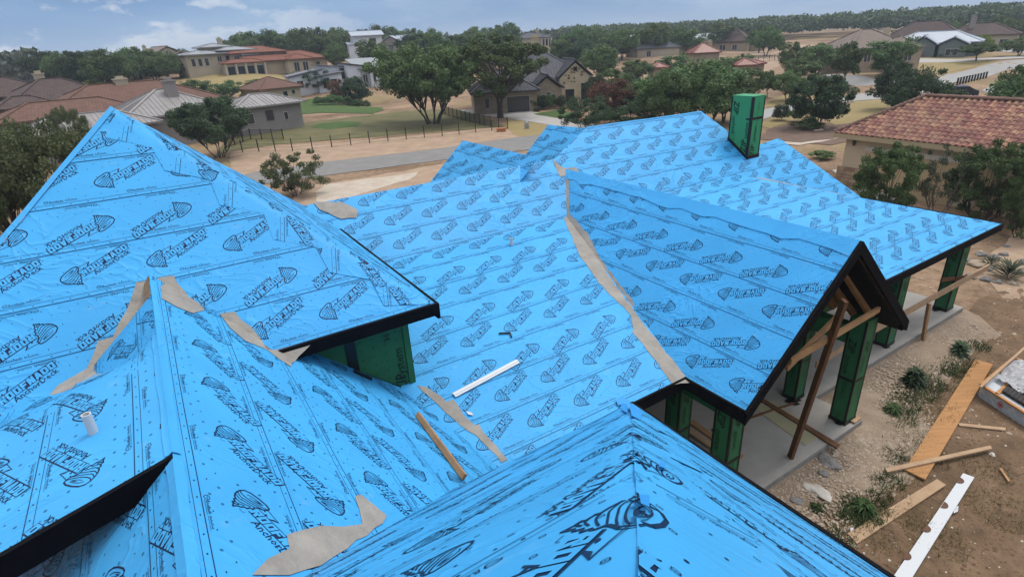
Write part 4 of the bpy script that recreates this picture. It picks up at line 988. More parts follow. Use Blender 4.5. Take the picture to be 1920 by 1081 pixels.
def house(label, px, py, r, rot, wings, wm, rm, chim=(), wins=(), ribs=0, name='house', cols=(), extra=None, cat='house'):
    loc = pr(px, py, r); a = math.atan2(loc.x, loc.y); base = empty(name, loc, label, cat, rz=-a+math.radians(rot))
    M = wmat(base)
    for wg in wings:
        cx, cy, w, d, h, kind, pitch, ov = wg[:8]; ax = wg[8] if len(wg) > 8 else 'x'; wmm = wg[9] if len(wg) > 9 and wg[9] else wm; rmm = wg[10] if len(wg) > 10 else rm
        mb = MB(); mb.box((cx-w/2, cy-d/2, -2.5), (cx+w/2, cy+d/2, h-.02))
        if kind == 'gable':
            if ax == 'x': [mb.prism([(cx+s*(w/2-.1), cy-d/2, h-.02), (cx+s*(w/2-.1), cy+d/2, h-.02), (cx+s*(w/2-.1), cy, h+pitch*d/2)], (s*.1, 0, 0)) for s in (-1, 1)]
            else: [mb.prism([(cx-w/2, cy+s*(d/2-.1), h-.02), (cx+w/2, cy+s*(d/2-.1), h-.02), (cx, cy+s*(d/2-.1), h+pitch*w/2)], (0, s*.1, 0)) for s in (-1, 1)]
        if kind == 'shed':
            L = w if 'x' in ax else d; zt = h+pitch*(L+2*ov)-.25
            if ax == 'x': mb.prism([(cx-w/2, cy-d/2, h-.02), (cx+w/2, cy-d/2, h-.02), (cx+w/2, cy-d/2, h+pitch*L)], (0, d, 0))
            elif ax == '-x': mb.prism([(cx-w/2, cy-d/2, h-.02), (cx+w/2, cy-d/2, h-.02), (cx-w/2, cy-d/2, h+pitch*L)], (0, d, 0))
            else: s = 1 if ax == 'y' else -1; mb.prism([(cx-w/2, cy-s*d/2, h-.02), (cx-w/2, cy+s*d/2, h-.02), (cx-w/2, cy+s*d/2, h+pitch*L)], (w, 0, 0))
        mb.build('wall', wmm, base, world=False)
        F = clean(roof_faces(cx, cy, w, d, h, kind, pitch, ov, ax)); mr = MB()
        for f in F: mr.prism([p+Vector((0, 0, .02)) for p in f], Vector((0, 0, .20)))
        rf = mr.build('roof', rmm, base, world=False)
        mc = MB()                                       # ridge and hip caps
        es = {}
        for f in F:
            for i in range(len(f)):
                k = tuple(sorted([tuple(round(c, 2) for c in f[i]), tuple(round(c, 2) for c in f[(i+1) % len(f)])])); es[k] = es.get(k, 0)+1
        for k, c in es.items():
            if c == 2 and (Vector(k[0])-Vector(k[1])).length > .3: mc.bar(Vector(k[0])+Vector((0, 0, .24)), Vector(k[1])+Vector((0, 0, .24)), .32, .12)
        mc.build('ridge_cap', rmm, rf, world=False)
        if ribs:
            mr = MB()
            for f in F:
                n = (f[1]-f[0]).cross(f[2]-f[1]).normalized()
                if n.z < 0: n = -n
                dn = Vector((n.x, n.y, 0))
                if dn.length < .01: continue
                dn.normalize(); e = Vector((-dn.y, dn.x, 0)); us = [p.dot(e) for p in f]; u = math.ceil(min(us)/ribs)*ribs
                while u < max(us):
                    hit = []
                    for i in range(len(f)):
                        p0, p1 = f[i], f[(i+1) % len(f)]; a0, a1 = p0.dot(e)-u, p1.dot(e)-u
                        if a0*a1 < 0: hit.append(p0+(p1-p0)*(a0/(a0-a1)))
                    if len(hit) == 2 and (hit[0]-hit[1]).length > .3: mr.bar(hit[0]+Vector((0, 0, .245)), hit[1]+Vector((0, 0, .245)), .07, .06)
                    u += ribs
            if mr.v: tag(mr.build('roof_seams', rmm, rf, world=False), kind='stuff')
    for c in chim:
        x, y, z0, z1, s = c[:5]; mb = MB(); mb.box((x-s/2, y-s/2, z0), (x+s/2, y+s/2, z1)); mb.box((x-s/2-.1, y-s/2-.1, z1), (x+s/2+.1, y+s/2+.1, z1+.15)); mb.box((x-s*.3, y-s*.3, z1+.15), (x+s*.3, y+s*.3, z1+.5))
        mb.build('chimney', c[5] if len(c) > 5 else wm, base, world=False)
    for wn in wins:   # (side, pos, z, w, h [, offset wall coord])
        side, u, z, w, h, c = wn[:6]; kindw = wn[6] if len(wn) > 6 else 'window'; fr = M_FRAME if len(wn) < 8 else wn[7]; mb = MB(); mg_ = MB(); t_ = .06
        if side == 'f':
            mb.box((u-w/2-t_, c-.08, z-t_), (u+w/2+t_, c+.02, z+h+t_)); mg_.box((u-w/2, c-.10, z), (u+w/2, c-.085, z+h))
            if kindw == 'window' and w > .8: mb.box((u-.03, c-.115, z), (u+.03, c-.10, z+h))
        else:
            s = 1 if side == 'r' else -1
            mb.box((min(c-s*.02, c+s*.08), u-w/2-t_, z-t_), (max(c-s*.02, c+s*.08), u+w/2+t_, z+h+t_)); mg_.box((min(c+s*.085, c+s*.10), u-w/2, z), (max(c+s*.085, c+s*.10), u+w/2, z+h))
        fo = mb.build(kindw, fr, base, world=False); mg_.build('pane' if kindw == 'window' else 'panel', M_GLASS if kindw != 'garage_door' else W_GREY, fo, world=False)
    for c in cols:
        x, y, z0, z1, s = c; mb = MB(); mb.box((x-s/2, y-s/2, z0), (x+s/2, y+s/2, z1)); mb.box((x-s*.7, y-s*.7, z1-.2), (x+s*.7, y+s*.7, z1)); mb.build('porch_column', M_TRIM, base, world=False)
    return base
house('small cream pool house with a pyramid roof beside the green lawn', 512, 192, 130, 28, [(0, 0, 8.5, 8.0, 2.7, 'hip', .42, .7)], W_CREAM, R_BROWN,
      wins=(('f', -2.4, .9, .8, 1.2, -4), ('f', .8, 0, .9, 2.1, -4, 'door'), ('f', 2.6, 1.5, .6, .7, -4)))
house('two-storey cream villa with reddish tile roofs and an arcaded porch on the hill', 515, 138, 165, 14,
      [(2, 2, 22, 10, 3.0, 'hip', .33, .8), (-3, 5, 13, 9, 5.0, 'hip', .28, .8), (-7.5, -2.5, 9, 4, 2.9, 'hip', .3, .5), (5, -4, 6, 5, 3.0, 'hip', .35, .6)], W_CREAM, R_TILE,
      wins=[('f', x, .1, 1.6, 2.2, -4.55, 'doorway') for x in (-10.8, -8.6, -6.4, -4.2)]+[('f', x, 3.5, 1.1, 1.1, .45) for x in (-8, -5.5, -1, 1.5)]+[('f', 4.0, .4, 1.2, 2.0, -6.55), ('f', 6.2, .4, 1.2, 2.0, -6.55), ('f', 10.5, .9, 1, 1.3, -3.05)],
      cols=[(x, -5.2, 0, 2.8, .35) for x in (-12, -9.7, -7.5, -5.3, -3.1)], ribs=0)
house('long beige modern house with low pale roofs on the hilltop', 415, 130, 168, 16,
      [(-4, 0, 9, 8, 3.5, 'hip', .18, .7), (3.5, 1, 8, 9, 4.1, 'hip', .2, .8), (0, 3, 6, 6, 5.0, 'hip', .22, .8), (6, -4, 4, 4, 2.9, 'shed', .1, .4, 'y')], W_BEIGE, R_LGREY, chim=((2, 3, 5, 6.9, 1.0),),
      wins=(('f', -7, 1.1, .8, 1.6, -4), ('f', -5.5, 1.1, .8, 1.6, -4), ('f', -4, 1.1, .8, 1.6, -4), ('f', -1, 1.9, .9, 1.1, -4), ('f', 1.5, .6, 2.6, 2.4, -3.5), ('f', 5, 2.2, 1, 1.2, -3.5), ('f', 5.4, 0, .9, 2.4, -6), ('f', 6.8, 0, .9, 2.4, -6)))
house('pale gabled house half hidden by trees at the hill edge', 308, 122, 192, 25, [(0, 0, 9, 8, 2.4, 'gable', .42, .4, 'y'), (2.5, -3, 5, 4, 1.8, 'gable', .42, .4, 'y'), (9, 2, 10, 6, 2.0, 'gable', .25, .4, 'x'), (-7, 0, 5, 6, 1.2, 'hip', .3, .4)], W_BEIGE, R_TANR, chim=((-3, 2, 2.5, 4.8, .7),), wins=(('f', -1.5, 1.2, .9, 1.2, -4), ('f', 2.5, 1, .9, 1.2, -5)))
house('white modern house with angled grey shed roofs below the villa', 640, 165, 138, 12,
      [(-7.5, 0, 7, 6, 3.0, 'shed', .16, .4, 'x', None, R_DKM), (-3, -2, 5, 5, 2.8, 'shed', .10, .5, 'x', None, R_DKM), (-1.2, 3, 6, 7, 4.2, 'shed', .10, .4, '-x', None, R_DKM), (3.6, 1, 5, 8, 4.0, 'shed', .16, .4, '-x', None, R_SLATE), (8.2, 2, 8.4, 10, 3.6, 'shed', .17, .6, 'y')], W_WHITE, R_LGREY,
      wins=(('f', -3.9, .5, 1.2, 1.6, -4.5, 'window', M_DARKF), ('f', -2.3, .5, 1.2, 1.6, -4.5, 'window', M_DARKF), ('f', .6, 2.0, .9, 2.0, -.5, 'window', M_DARKF), ('f', 1.4, 0.6, .5, 3.2, -.52, 'window', M_DARKF), ('f', 4.9, .9, 1.0, 1.6, -3), ('f', 7, 1.0, .5, 1.7, -3), ('f', 9.4, 2.0, 1.3, .6, -3), ('f', -9, .9, 1.2, 1.3, -3), ('l', 0, 1, 1.2, 1.2, -11)))
house('tall white house with a pale metal roof among trees on the ridge', 690, 102, 205, 10, [(0, 0, 9, 7, 5.4, 'gable', .32, .8, 'x'), (-4, -3, 5, 4, 3, 'shed', .15, .3, 'y')], W_WHITE, R_WHM, wins=(('f', 1.5, 3.4, 2, 1.3, -3.5), ('f', -1, 1, 1.2, 1.6, -3.5)))
house('small grey house with pale gable beside the tall white house', 738, 98, 212, -12, [(0, 0, 6, 6, 3.2, 'gable', .5, .5, 'y'), (4, 2, 5, 5, 3.4, 'gable', .55, .4, 'x')], W_GREY, R_WHM, wins=(('f', 0, 1, 1.4, 1.4, -3),))
house('tiny white gabled house between the ridge trees', 827, 88, 290, 0, [(0, 0, 5, 6, 3, 'gable', .8, .3, 'y')], W_WHITE, R_WHM, wins=(('f', 0, 1, 1, 1.2, -3),))
house('grey hipped mansion with a white columned porch on the far slope', 1008, 88, 262, -8, [(-2, 0, 13, 8, 3.4, 'hip', .45, .5), (4.5, -3, 4, 4, 3.4, 'hip', .4, .5)], W_BEIGE, R_SLATE, cols=[(x, -5.8, -1, 3.3, .4) for x in (2.6, 4, 5.4, 6.6)], chim=((0, 0, 4, 7, 1),), wins=(('f', 4.5, 0, 3, 2.8, -5, 'doorway'),))
# stone gabled house behind the oaks
SG = house('grey roofed house with open garage and pale stone gable behind the large oaks', 985, 204, 93, 8,
      [(-3.5, 0, 9.5, 8, 2.9, 'hip', .62, .5, 'x', W_TAN), (3.5, 8, 15, 12, 3.6, 'hip', .62, .5), (3.2, 1.5, 4.6, 7, 2.8, 'gable', .75, .4, 'y', W_TAN), (8.2, 5, 5.0, 9, 4.2, 'gable', .85, .35, 'y', W_STONE)], W_TAN, R_SLATE,
      chim=((3.2, 8.5, 5, 10.2, 1.1, W_CREAM), (5.2, 9, 5, 8.4, 1.0, W_CREAM)), ribs=.55,
      wins=(('f', -6.3, .9, .6, 1.4, -4), ('f', -1.6, 0, 3.4, 2.3, -4, 'doorway'), ('f', 2.6, .6, .5, 1.5, -2), ('f', 3.4, .6, .6, 1.8, -2), ('f', 4.2, .6, .5, 1.5, -2), ('f', 7.3, 0, 1.3, 2.4, .5, 'doorway', M_DARKF), ('f', 9.6, .8, .8, 2.4, .5, 'window', M_DARKF), ('f', 8.2, 5.2, .5, .5, .5, 'window', M_DARKF)))
sg = MB(); rr_ = random.Random(5)
for i in range(12):
    for j in range(13):
        x, z = 5.9+i*.42+rr_.uniform(-.1, .1), .2+j*.48+rr_.uniform(-.1, .1)
        if z > 4.2 and abs(x-8.2) > 2.5-(z-4.2)/.85: continue
        if (abs(x-7.3) < 1.0 and z < 2.8) or (abs(x-9.6) < .8 and .4 < z < 3.6) or rr_.random() < .6: continue
        s = rr_.uniform(.10, .2); sg.prism([(x-s, .47, z-s*.7), (x+s, .47, z-s*.8), (x+s*.9, .47, z+s*.6), (x-s*.8, .47, z+s*.8)], (0, -.05, 0))
tag(sg.build('face_stone', W_STONED, SG, world=False), kind='stuff')
mb = MB(); mb.box((-2.9, -5.6, .5), (-.9, -4.5, 1.0)); mb.box((-2.5, -5.5, 1.0), (-1.3, -4.6, 1.45))
house('long pale gabled roof with a timber truss far on the ridge', 1213, 84, 300, 6, [(0, 0, 15, 9, 3.4, 'gable', .35, .8, 'x'), (1, -4, 5, 6, 3.4, 'gable', .45, .6, 'y')], W_WHITE, R_LGREY, wins=(('f', 1, .6, 3, 2.8, -7, 'doorway'),))
house('broad slate grey hipped roof with a white chimney beyond the mesquite', 1240, 108, 195, 20, [(-3, 0, 13, 11, 2.8, 'hip', .55, .5), (5, 3, 10, 9, 2.8, 'hip', .45, .5)], W_BEIGE, R_SLATE, chim=((-.5, 1, 4, 7.6, 1.2, W_WHITE),), wins=(('f', -6, .8, 1.2, 1.4, -5.5),))
house('low house with a bright white metal roof far right of the ridge wood', 1318, 90, 265, 12, [(0, 0, 13, 9, 3, 'hip', .45, .5)], W_BEIGE, R_WHM)
house('dark brown hipped house with a tall brick chimney below the ridge wood', 1372, 96, 228, -12, [(0, 0, 12, 11, 3.0, 'hip', .75, .6), (7, 2, 6, 6, 2.8, 'hip', .4, .5), (-6, 1, 6, 6, 2.6, 'hip', .4, .5)], W_TAN, R_DBROWN, chim=((-3.4, -1, 3, 8.6, 1.0, W_TAN),), wins=(('f', -2, .6, 2, 1.6, -5.5), ('f', 2, .6, 1.4, 1.6, -5.5)))
house('red roofed house with a stone chimney in the middle distance', 1315, 122, 150, 22, [(0, 0, 6, 5.5, 2.6, 'hip', .62, .4)], W_TAN, R_RED, chim=((1.8, .4, 2, 4.9, .8, W_CREAM),), ribs=.5)
house('low red hipped roof pair beside the young trees', 1398, 144, 138, 16, [(-.6, 0, 4.2, 4.2, 2.3, 'hip', .5, .4), (1.9, 1.5, 3.2, 3.6, 2.4, 'hip', .35, .4)], W_TAN, R_RED, ribs=.5)
house('small red roof corner showing above the dense green thicket', 1232, 146, 128, 25, [(0, 0, 3.0, 3.0, 1.9, 'hip', .5, .4)], W_TAN, R_RED, ribs=.5)
house('tan shingled house with steep roofs behind the leaning street trees', 1612, 122, 135, 35, [(0, 0, 11, 9, 3.0, 'hip', .62, .5), (4, -4, 5, 6, 2.8, 'hip', .62, .4)], W_TAN, R_TANR, wins=(('f', 4, .8, 1.4, 1.8, -7, 'window', M_FRAME), ('f', -2, .8, 1.2, 1.6, -4.5)))
house('wide brown roofed house with a pale chimney standing behind the white roof', 1752, 95, 205, -6, [(-3, 0, 18, 12, 3.2, 'hip', .62, .6), (9, 2, 16, 11, 3.4, 'hip', .45, .6), (-14, 1, 11, 10, 3.0, 'hip', .5, .6, 'x', None, R_TANR)], W_BEIGE, R_DBROWN, chim=((7, 0, 5, 7.9, 1.2, W_GREY),), wins=(('f', 12, .8, 1.6, 1.6, -3.5), ('f', 14.5, .8, 1.6, 1.6, -3.5)))
house('sage green house with a pale metal roof and twin garage gables', 1745, 108, 163, -4, [(0, 2, 16, 9, 2.9, 'hip', .42, .6), (-1.5, -3.5, 4.6, 5, 2.7, 'gable', .65, .5, 'y'), (3.8, -4, 4.6, 5, 2.7, 'gable', .5, .5, 'y'), (-6.5, -2, 4, 3, 2.6, 'hip', .2, .4)], W_SAGE, R_WHM, chim=((-9.3, 0, 0, 6, 1.3, W_CREAM),),
      wins=(('f', -2.2, 0, 2.2, 2.1, -6, 'garage_door', M_DARKF), ('f', .4, 0, 2.0, 2.1, -2.6, 'garage_door', M_DARKF), ('f', 3.2, .7, .8, 1.2, -6.5), ('f', 4.4, .7, .8, 1.2, -6.5), ('f', 7.2, .8, 1.4, 1.1, -2.5), ('f', -6.5, .6, 2, 1.4, -3.5)))
# roofs on the left
house('dark brown hipped roof cut by the picture edge', 12, 216, 118, 8, [(0, 0, 13, 10, 2.6, 'hip', .45, .6), (6, -4, 6, 6, 2.2, 'hip', .4, .5)], W_GREY, R_DBROWN)
house('dark brown hipped house with a rectangular pale chimney', 118, 219, 112, 14, [(0, 0, 13.5, 11, 2.2, 'hip', .50, .6), (-5, -4, 7, 5, 2.0, 'hip', .45, .5), (5, -3, 8, 5, 2.0, 'hip', .4, .5)], W_GREY, R_DBROWN, chim=((-.9, 1, 4, 6.1, 1.1, W_BEIGE),))
house('long brown tiled roof with a broad stucco chimney', 240, 234, 104, 12, [(1.5, 2, 22, 13, 2.6, 'hip', .42, .6), (-7, -3, 16, 8, 2.3, 'hip', .40, .6), (4, -3, 6, 7, 2.6, 'hip', .42, .5)], W_GREY, R_BROWN, chim=((1.2, 2, 4, 6.2, 1.6, W_BEIGE),))
house('grey standing seam metal roofed house behind the dark round tree', 330, 256, 86, 16, [(0, 1, 11.5, 10.5, 2.9, 'hip', .45, .6), (-9.5, -3.5, 12, 6, 2.5, 'hip', .40, .6), (10.5, -2.5, 8.5, 6.5, 2.8, 'hip', .32, .7)], W_GREY, R_GREYM, ribs=.50,
      chim=((.7, -.6, 3, 6.6, 1.25, W_GREY),), wins=(('f', 10.2, 1.1, .9, 1.1, -5.75, 'window', M_DARKF), ('f', 7.6, .9, .8, 1.2, -5.75), ('f', 12.4, .9, .5, .9, -5.75)))
for (x_, y_, r_, lb, w_) in ((120, 131, 1100, 'distant long white building on the hazy wooded hill', 40), (226, 117, 1150, 'distant pale low building near the hill crest', 26), (88, 138, 620, 'small white roof peeping from the wooded valley', 8), (72, 133, 1000, 'distant grey roofed building left of the long white one', 18)):
    house(lb, x_, y_, r_, 5, [(0, 0, w_, w_*.5, w_*.10+3, 'gable', .25, .5, 'x')], W_WHITE, R_WHM)
# ------------------------------------------------------------------ tiled garage on the right
rA = 43.5; Fc = pr(1565, 249, rA); zE = Fc.z
def onz(x, y, z): d = ray(x, y); t_ = (z-HCAM)/d.z; return Vector((d.x*t_, d.y*t_, z))
E2 = onz(1902, 286, zE); ed_ = (E2-Fc); ed_.z = 0; ed_.normalize(); nn_ = Vector((-ed_.y, ed_.x, 0))
if nn_.dot(Fc) < 0: nn_ = -nn_
best = None
d = ray(1737, 182)
for t_ in np.linspace(20, 90, 1400):
    p_ = Vector((d.x*t_, d.y*t_, HCAM+d.z*t_)); o_ = p_-Fc; e1, e2 = o_.dot(ed_), o_.dot(nn_)
    if best is None or abs(e1-e2) < best[0]: best = (abs(e1-e2), p_, e1, e2)
_, Rp, e1, e2 = best; gpitch = (Rp.z-zE)/e2; LEN = 26.0
gz = ht(Fc.x, Fc.y)
GAR = empty('tiled_garage', Vector((Fc.x, Fc.y, gz)), 'cream stucco garage with a terracotta barrel tile roof behind the junipers', 'garage')
def GP(u, v, w=0): return Fc+ed_*u+nn_*v+Vector((0, 0, w))   # along eave, inwards, up
hv = 2*e2
def rz_(v): return gpitch*min(v, hv-v)
dk = MB()
dk.poly([GP(0, 0), GP(LEN, 0), GP(LEN-e2, e2, gpitch*e2), GP(e2, e2, gpitch*e2)]); dk.poly([GP(0, hv), GP(0, 0), GP(e2, e2, gpitch*e2)]); dk.poly([GP(LEN, 0), GP(LEN, hv), GP(LEN-e2, e2, gpitch*e2)]); dk.poly([GP(LEN, hv), GP(0, hv), GP(e2, e2, gpitch*e2), GP(LEN-e2, e2, gpitch*e2)])
M_TILED = mat('tile_underside', (.10, .045, .03), rough=.9)
roofg = dk.build('roof', M_TILED, GAR)
M_CLAY = mat('clay_tile', (.34, .165, .118), rough=.9, noise=(1.6, 1), col2=(.19, .11, .088), rnd=.28, bump=(30, .3))
# barrel tile: half pipe along the slope
TW, TL = .33, .33; hyp = math.hypot(1, gpitch); sl_d = (nn_+Vector((0, 0, gpitch))).normalized(); nrm = ed_.cross(sl_d).normalized()
if nrm.z < 0: nrm = -nrm
def tile_mesh():
    v = []; f = []; n = 6
    for k, (s, rr, off) in enumerate(((-.03, TW*.36, .055), (TL+.06, TW*.30, .025))):
        for i in range(n+1):
            th_ = math.pi*i/n; v.append(tuple(ed_*(-math.cos(th_)*rr)+nrm*(math.sin(th_)*rr*.75+off)+sl_d*s))
    for i in range(n): f.append((i, i+1, n+2+i, n+1+i))
    f.append(tuple(range(n+1)))
    b = len(v)
    for s in (-.03, TL+.05):                             # the pan between two barrels
        for x_, z_ in ((TW*.34, .05), (TW*.5, .015), (TW*.66, .05)): v.append(tuple(ed_*x_+nrm*(z_+(.02 if s < 0 else 0))+sl_d*s))
    f += [(b, b+1, b+4, b+3), (b+1, b+2, b+5, b+4)]
    return v, f
tv, tf = tile_mesh(); tme = bpy.data.meshes.new('roof_tile'); tme.from_pydata(tv, [], tf); tme.materials.append(M_CLAY)
spots = []
nrow = int(e2*hyp/TL)+1
for j in range(nrow):
    s = j*TL; v_ = s/hyp
    for i in range(int(LEN/TW)+1):
        u = i*TW+TW/2+(0)
        if v_+.05 > e2 or u < v_+.15 or u > LEN-v_: continue
        p_ = GP(u, v_, gpitch*v_); spots.append(((p_-cam.location).length, p_))
inview = []; rest = []
fwd = FW
for dd_, p_ in sorted(spots, key=lambda q_: q_[0]):
    c_ = p_-cam.location; zc = c_.dot(fwd); X = 960+F_PX*c_.dot(RT)/zc; Y = 540-F_PX*c_.dot(UP)/zc
    (inview if (X < 1925 and len(inview) < 290) else rest).append(p_)
inv_ = wmat(GAR).inverted(); inr = wmat(roofg).inverted()
for p_ in inview:
    o = bpy.data.objects.new('roof_tile', tme); COL.objects.link(o); o.parent = roofg; o.location = inr @ p_ + nrm*random.uniform(0, .015); o.rotation_euler = (random.uniform(-.02, .02), random.uniform(-.02, .02), random.uniform(-.03, .03))
mt = MB(); vs = np.array(tv)
for p_ in rest:
    b = len(mt.v); q_ = np.array(p_)+vs+np.array(nrm)*random.uniform(0, .015); mt.v += [tuple(x) for x in q_]; mt.f += [tuple(b+i for i in f) for f in tf]; mt.m += [random.randrange(3)]*len(tf)
M_CL2 = mat('clay_tile_dark', (.20, .115, .09), rough=.9, noise=(1.6, 1), bump=(30, .3)); M_CL3 = mat('clay_tile_pale', (.40, .24, .185), rough=.9, noise=(1.6, 1), col2=(.26, .15, .12), bump=(30, .3))
tag(mt.build('roof_tiles', [M_CLAY, M_CL2, M_CL3], roofg), kind='stuff')
# hip and ridge tiles
hp = MB()
def caps(a, b, n):
    for i in range(n):
        p0 = a+(b-a)*(i/n); p1 = a+(b-a)*((i+1.15)/n); d_ = (p1-p0).normalized(); x_ = d_.cross(ZD).normalized(); u_ = x_.cross(d_)
        base = len(hp.v)
        for p_, rr in ((p0, .19), (p1, .15)):
            for k in range(7): th_ = math.pi*k/6; hp.v.append(tuple(p_+x_*math.cos(th_)*rr+u_*(math.sin(th_)*rr*.8+.08)))
        for k in range(6): hp.f.append((base+k, base+k+1, base+8+k, base+7+k)); hp.m.append(0)
        hp.f.append(tuple(base+k for k in range(7))); hp.m.append(0)
caps(GP(0, 0), GP(e2, e2, gpitch*e2), 22); caps(GP(e2, e2, gpitch*e2), GP(LEN-e2, e2, gpitch*e2), 30)
hp.build('ridge_tiles', [M_CL2], roofg, kind='stuff')
mw = MB(); o_ = .55; zt = Vector((0, 0, -.12)); 
wl_ = [GP(o_, o_), GP(LEN-o_, o_), GP(LEN-o_, hv-o_), GP(o_, hv-o_)]; wl_ = [Vector((p_.x, p_.y, gz-.6)) for p_ in wl_]
mw.prism(wl_, Vector((0, 0, zE-gz+.52))); mw.build('wall', W_CREAM, GAR)
mf = MB()
for a, b in ((GP(0, 0), GP(LEN, 0)), (GP(0, 0), GP(0, hv))):
    d_ = (b-a).normalized(); x_ = d_.cross(ZD); c_ = .02; mf.hexa([a-ZD*.30-x_*.03, b-ZD*.30-x_*.03, b-ZD*.30+x_*.03, a-ZD*.30+x_*.03, a-x_*.03, b-x_*.03, b+x_*.03, a+x_*.03])
mf.prism([GP(.02, .02, -.24), GP(LEN-.02, .02, -.24), GP(LEN-.02, hv, -.24), GP(.02, hv, -.24)], Vector((0, 0, .03)))
mf.build('fascia', mat('tan_fascia', (.36, .29, .18), rough=.8), GAR)
gd = MB()
for u0, u1 in ((2.2, 7.2), (8.4, 13.4)):                 # recessed garage doors with a surround
    gd.prism([GP(u0, o_-.03, -zE+gz), GP(u1, o_-.03, -zE+gz), GP(u1, o_-.03, -zE+gz+2.5), GP(u0, o_-.03, -zE+gz+2.5)], nn_*.04)
gd.build('garage_door', mat('tan_door', (.40, .30, .17), rough=.7), GAR)
gd = MB()
for u0, u1 in ((1.9, 7.5), (8.1, 13.7)):
    gd.prism([GP(u0, o_-.10, -zE+gz+2.5), GP(u1, o_-.10, -zE+gz+2.5), GP(u1, o_-.10, -zE+gz+2.8), GP(u0, o_-.10, -zE+gz+2.8)], nn_*.12)
gd.build('lintel', M_TRIM, GAR)
M_STB = mat('ledge_stone', (.34, .24, .16), rough=.9, noise=(3, 1), col2=(.20, .13, .09), rnd=.2, bump=(12, .6))
rs_ = random.Random(9)
for j in range(6):                                       # stone base course at the corner
    u = -.1
    for i in range(4):
        w_ = rs_.uniform(.35, .7); z_ = gz-.1+j*.24; s_ = MB(); s_.prism([GP(o_-.12+u, o_-.12, z_-zE), GP(o_-.12+u+w_-.02, o_-.12, z_-zE), GP(o_-.12+u+w_-.02, o_-.12, z_-zE+.22), GP(o_-.12+u, o_-.12, z_-zE+.22)], nn_*.13); s_.build('stone', M_STB, GAR); u += w_
        if u > 1.4: break
lm = MB(); p_ = GP(1.15, o_-.12, -.75); lm.tube([p_, p_+ZD*.08, p_+ZD*.28, p_+ZD*.34], [.05, .10, .10, .02], 8); lm.build('wall_lamp', M_DARKF, GAR)
print('garage', e1, e2, gpitch, zE, gz)
# ------------------------------------------------------------------ vegetation
def leafmat(name, c, c2, rnd=.25, trans=.25):
    m = bpy.data.materials.new(name); m.use_nodes = True; t = m.node_tree; p = t.nodes['Principled BSDF']; p.inputs['Roughness'].default_value = .65; p.inputs['Specular IOR Level'].default_value = .25
    g = nd(t, 'ShaderNodeNewGeometry'); n = nd(t, 'ShaderNodeTexNoise'); n.inputs['Scale'].default_value = .9; n.inputs['Detail'].default_value = 3; t.links.new(g.outputs['Position'], n.inputs['Vector'])
    n2 = nd(t, 'ShaderNodeTexNoise'); n2.inputs['Scale'].default_value = 7; t.links.new(g.outputs['Position'], n2.inputs['Vector'])
    f = m_('ADD', m_('MULTIPLY', n.outputs[0], .65, tree=t), m_('MULTIPLY', n2.outputs[0], .35, tree=t), tree=t); r = ramp(t, [(.36, c2), (.62, c)], f)
    oi = nd(t, 'ShaderNodeObjectInfo'); hs = nd(t, 'ShaderNodeHueSaturation'); t.links.new(r.outputs[0], hs.inputs['Color'])
    t.links.new(m_('MULTIPLY_ADD', oi.outputs['Random'], rnd*2, 1-rnd, tree=t), hs.inputs['Value']); t.links.new(m_('MULTIPLY_ADD', oi.outputs['Random'], .03, .485, tree=t), hs.inputs['Hue'])
    t.links.new(hs.outputs[0], p.inputs['Base Color'])
    tr = nd(t, 'ShaderNodeBsdfTranslucent'); t.links.new(hs.outputs[0], tr.inputs[0]); mx = nd(t, 'ShaderNodeMixShader'); mx.inputs[0].default_value = trans
    t.links.new(p.outputs[0], mx.inputs[1]); t.links.new(tr.outputs[0], mx.inputs[2]); t.links.new(mx.outputs[0], t.nodes['Material Output'].inputs[0]); return m
L_OAK = leafmat('oak_leaves', (0.129, 0.184, 0.064), (0.056, 0.091, 0.034)); L_CEDAR = leafmat('cedar_foliage', (0.070, 0.115, 0.050), (0.028, 0.050, 0.026)); L_YOUNG = leafmat('young_leaves', (0.113, 0.172, 0.053), (0.053, 0.090, 0.030))
L_OLIVE = leafmat('olive_leaves', (0.133, 0.164, 0.070), (0.062, 0.086, 0.037)); L_LIME = leafmat('yellow_green_leaves', (.17, .20, .025), (.09, .12, .02)); L_DRY = leafmat('dry_brown_leaves', (.20, .105, .06), (.11, .065, .04))
L_GREY = leafmat('grey_green_leaves', (.10, .12, .075), (.055, .07, .04)); L_MID = leafmat('mid_green_leaves', (0.113, 0.179, 0.062), (0.048, 0.087, 0.032))
M_BARK = mat('bark', (.085, .068, .055), rough=.95, noise=(4, 1), bump=(14, .6)); M_BARKL = mat('pale_bark', (.17, .14, .115), rough=.95, noise=(4, 1))
def leaves(centers, radii, per, size, rng, flat=.8, stretchz=1.0):
    """quads scattered in clumps -> verts, faces"""
    C = np.repeat(np.asarray(centers), per, 0); Rr = np.repeat(np.asarray(radii), per); n = len(C)
    d = rng.normal(size=(n, 3)); d /= np.linalg.norm(d, axis=1)[:, None]; rad = Rr*(rng.uniform(0, 1, n)**.45)
    P = C+d*rad[:, None]*np.array([1, 1, flat])
    a = rng.normal(size=(n, 3)); a[:, 2] *= stretchz; a /= np.linalg.norm(a, axis=1)[:, None]
    nn = d*.8+rng.normal(size=(n, 3))*.6; nn[:, 2] += .35
    b = np.cross(nn, a); b /= np.linalg.norm(b, axis=1)[:, None]+1e-9
    s = size*rng.uniform(.55, 1.25, n)[:, None]; a = a*s; b = b*s*.55
    V = np.stack([P-a, P-b*.9, P+a, P+b], 1).reshape(-1, 3)
    return V, n
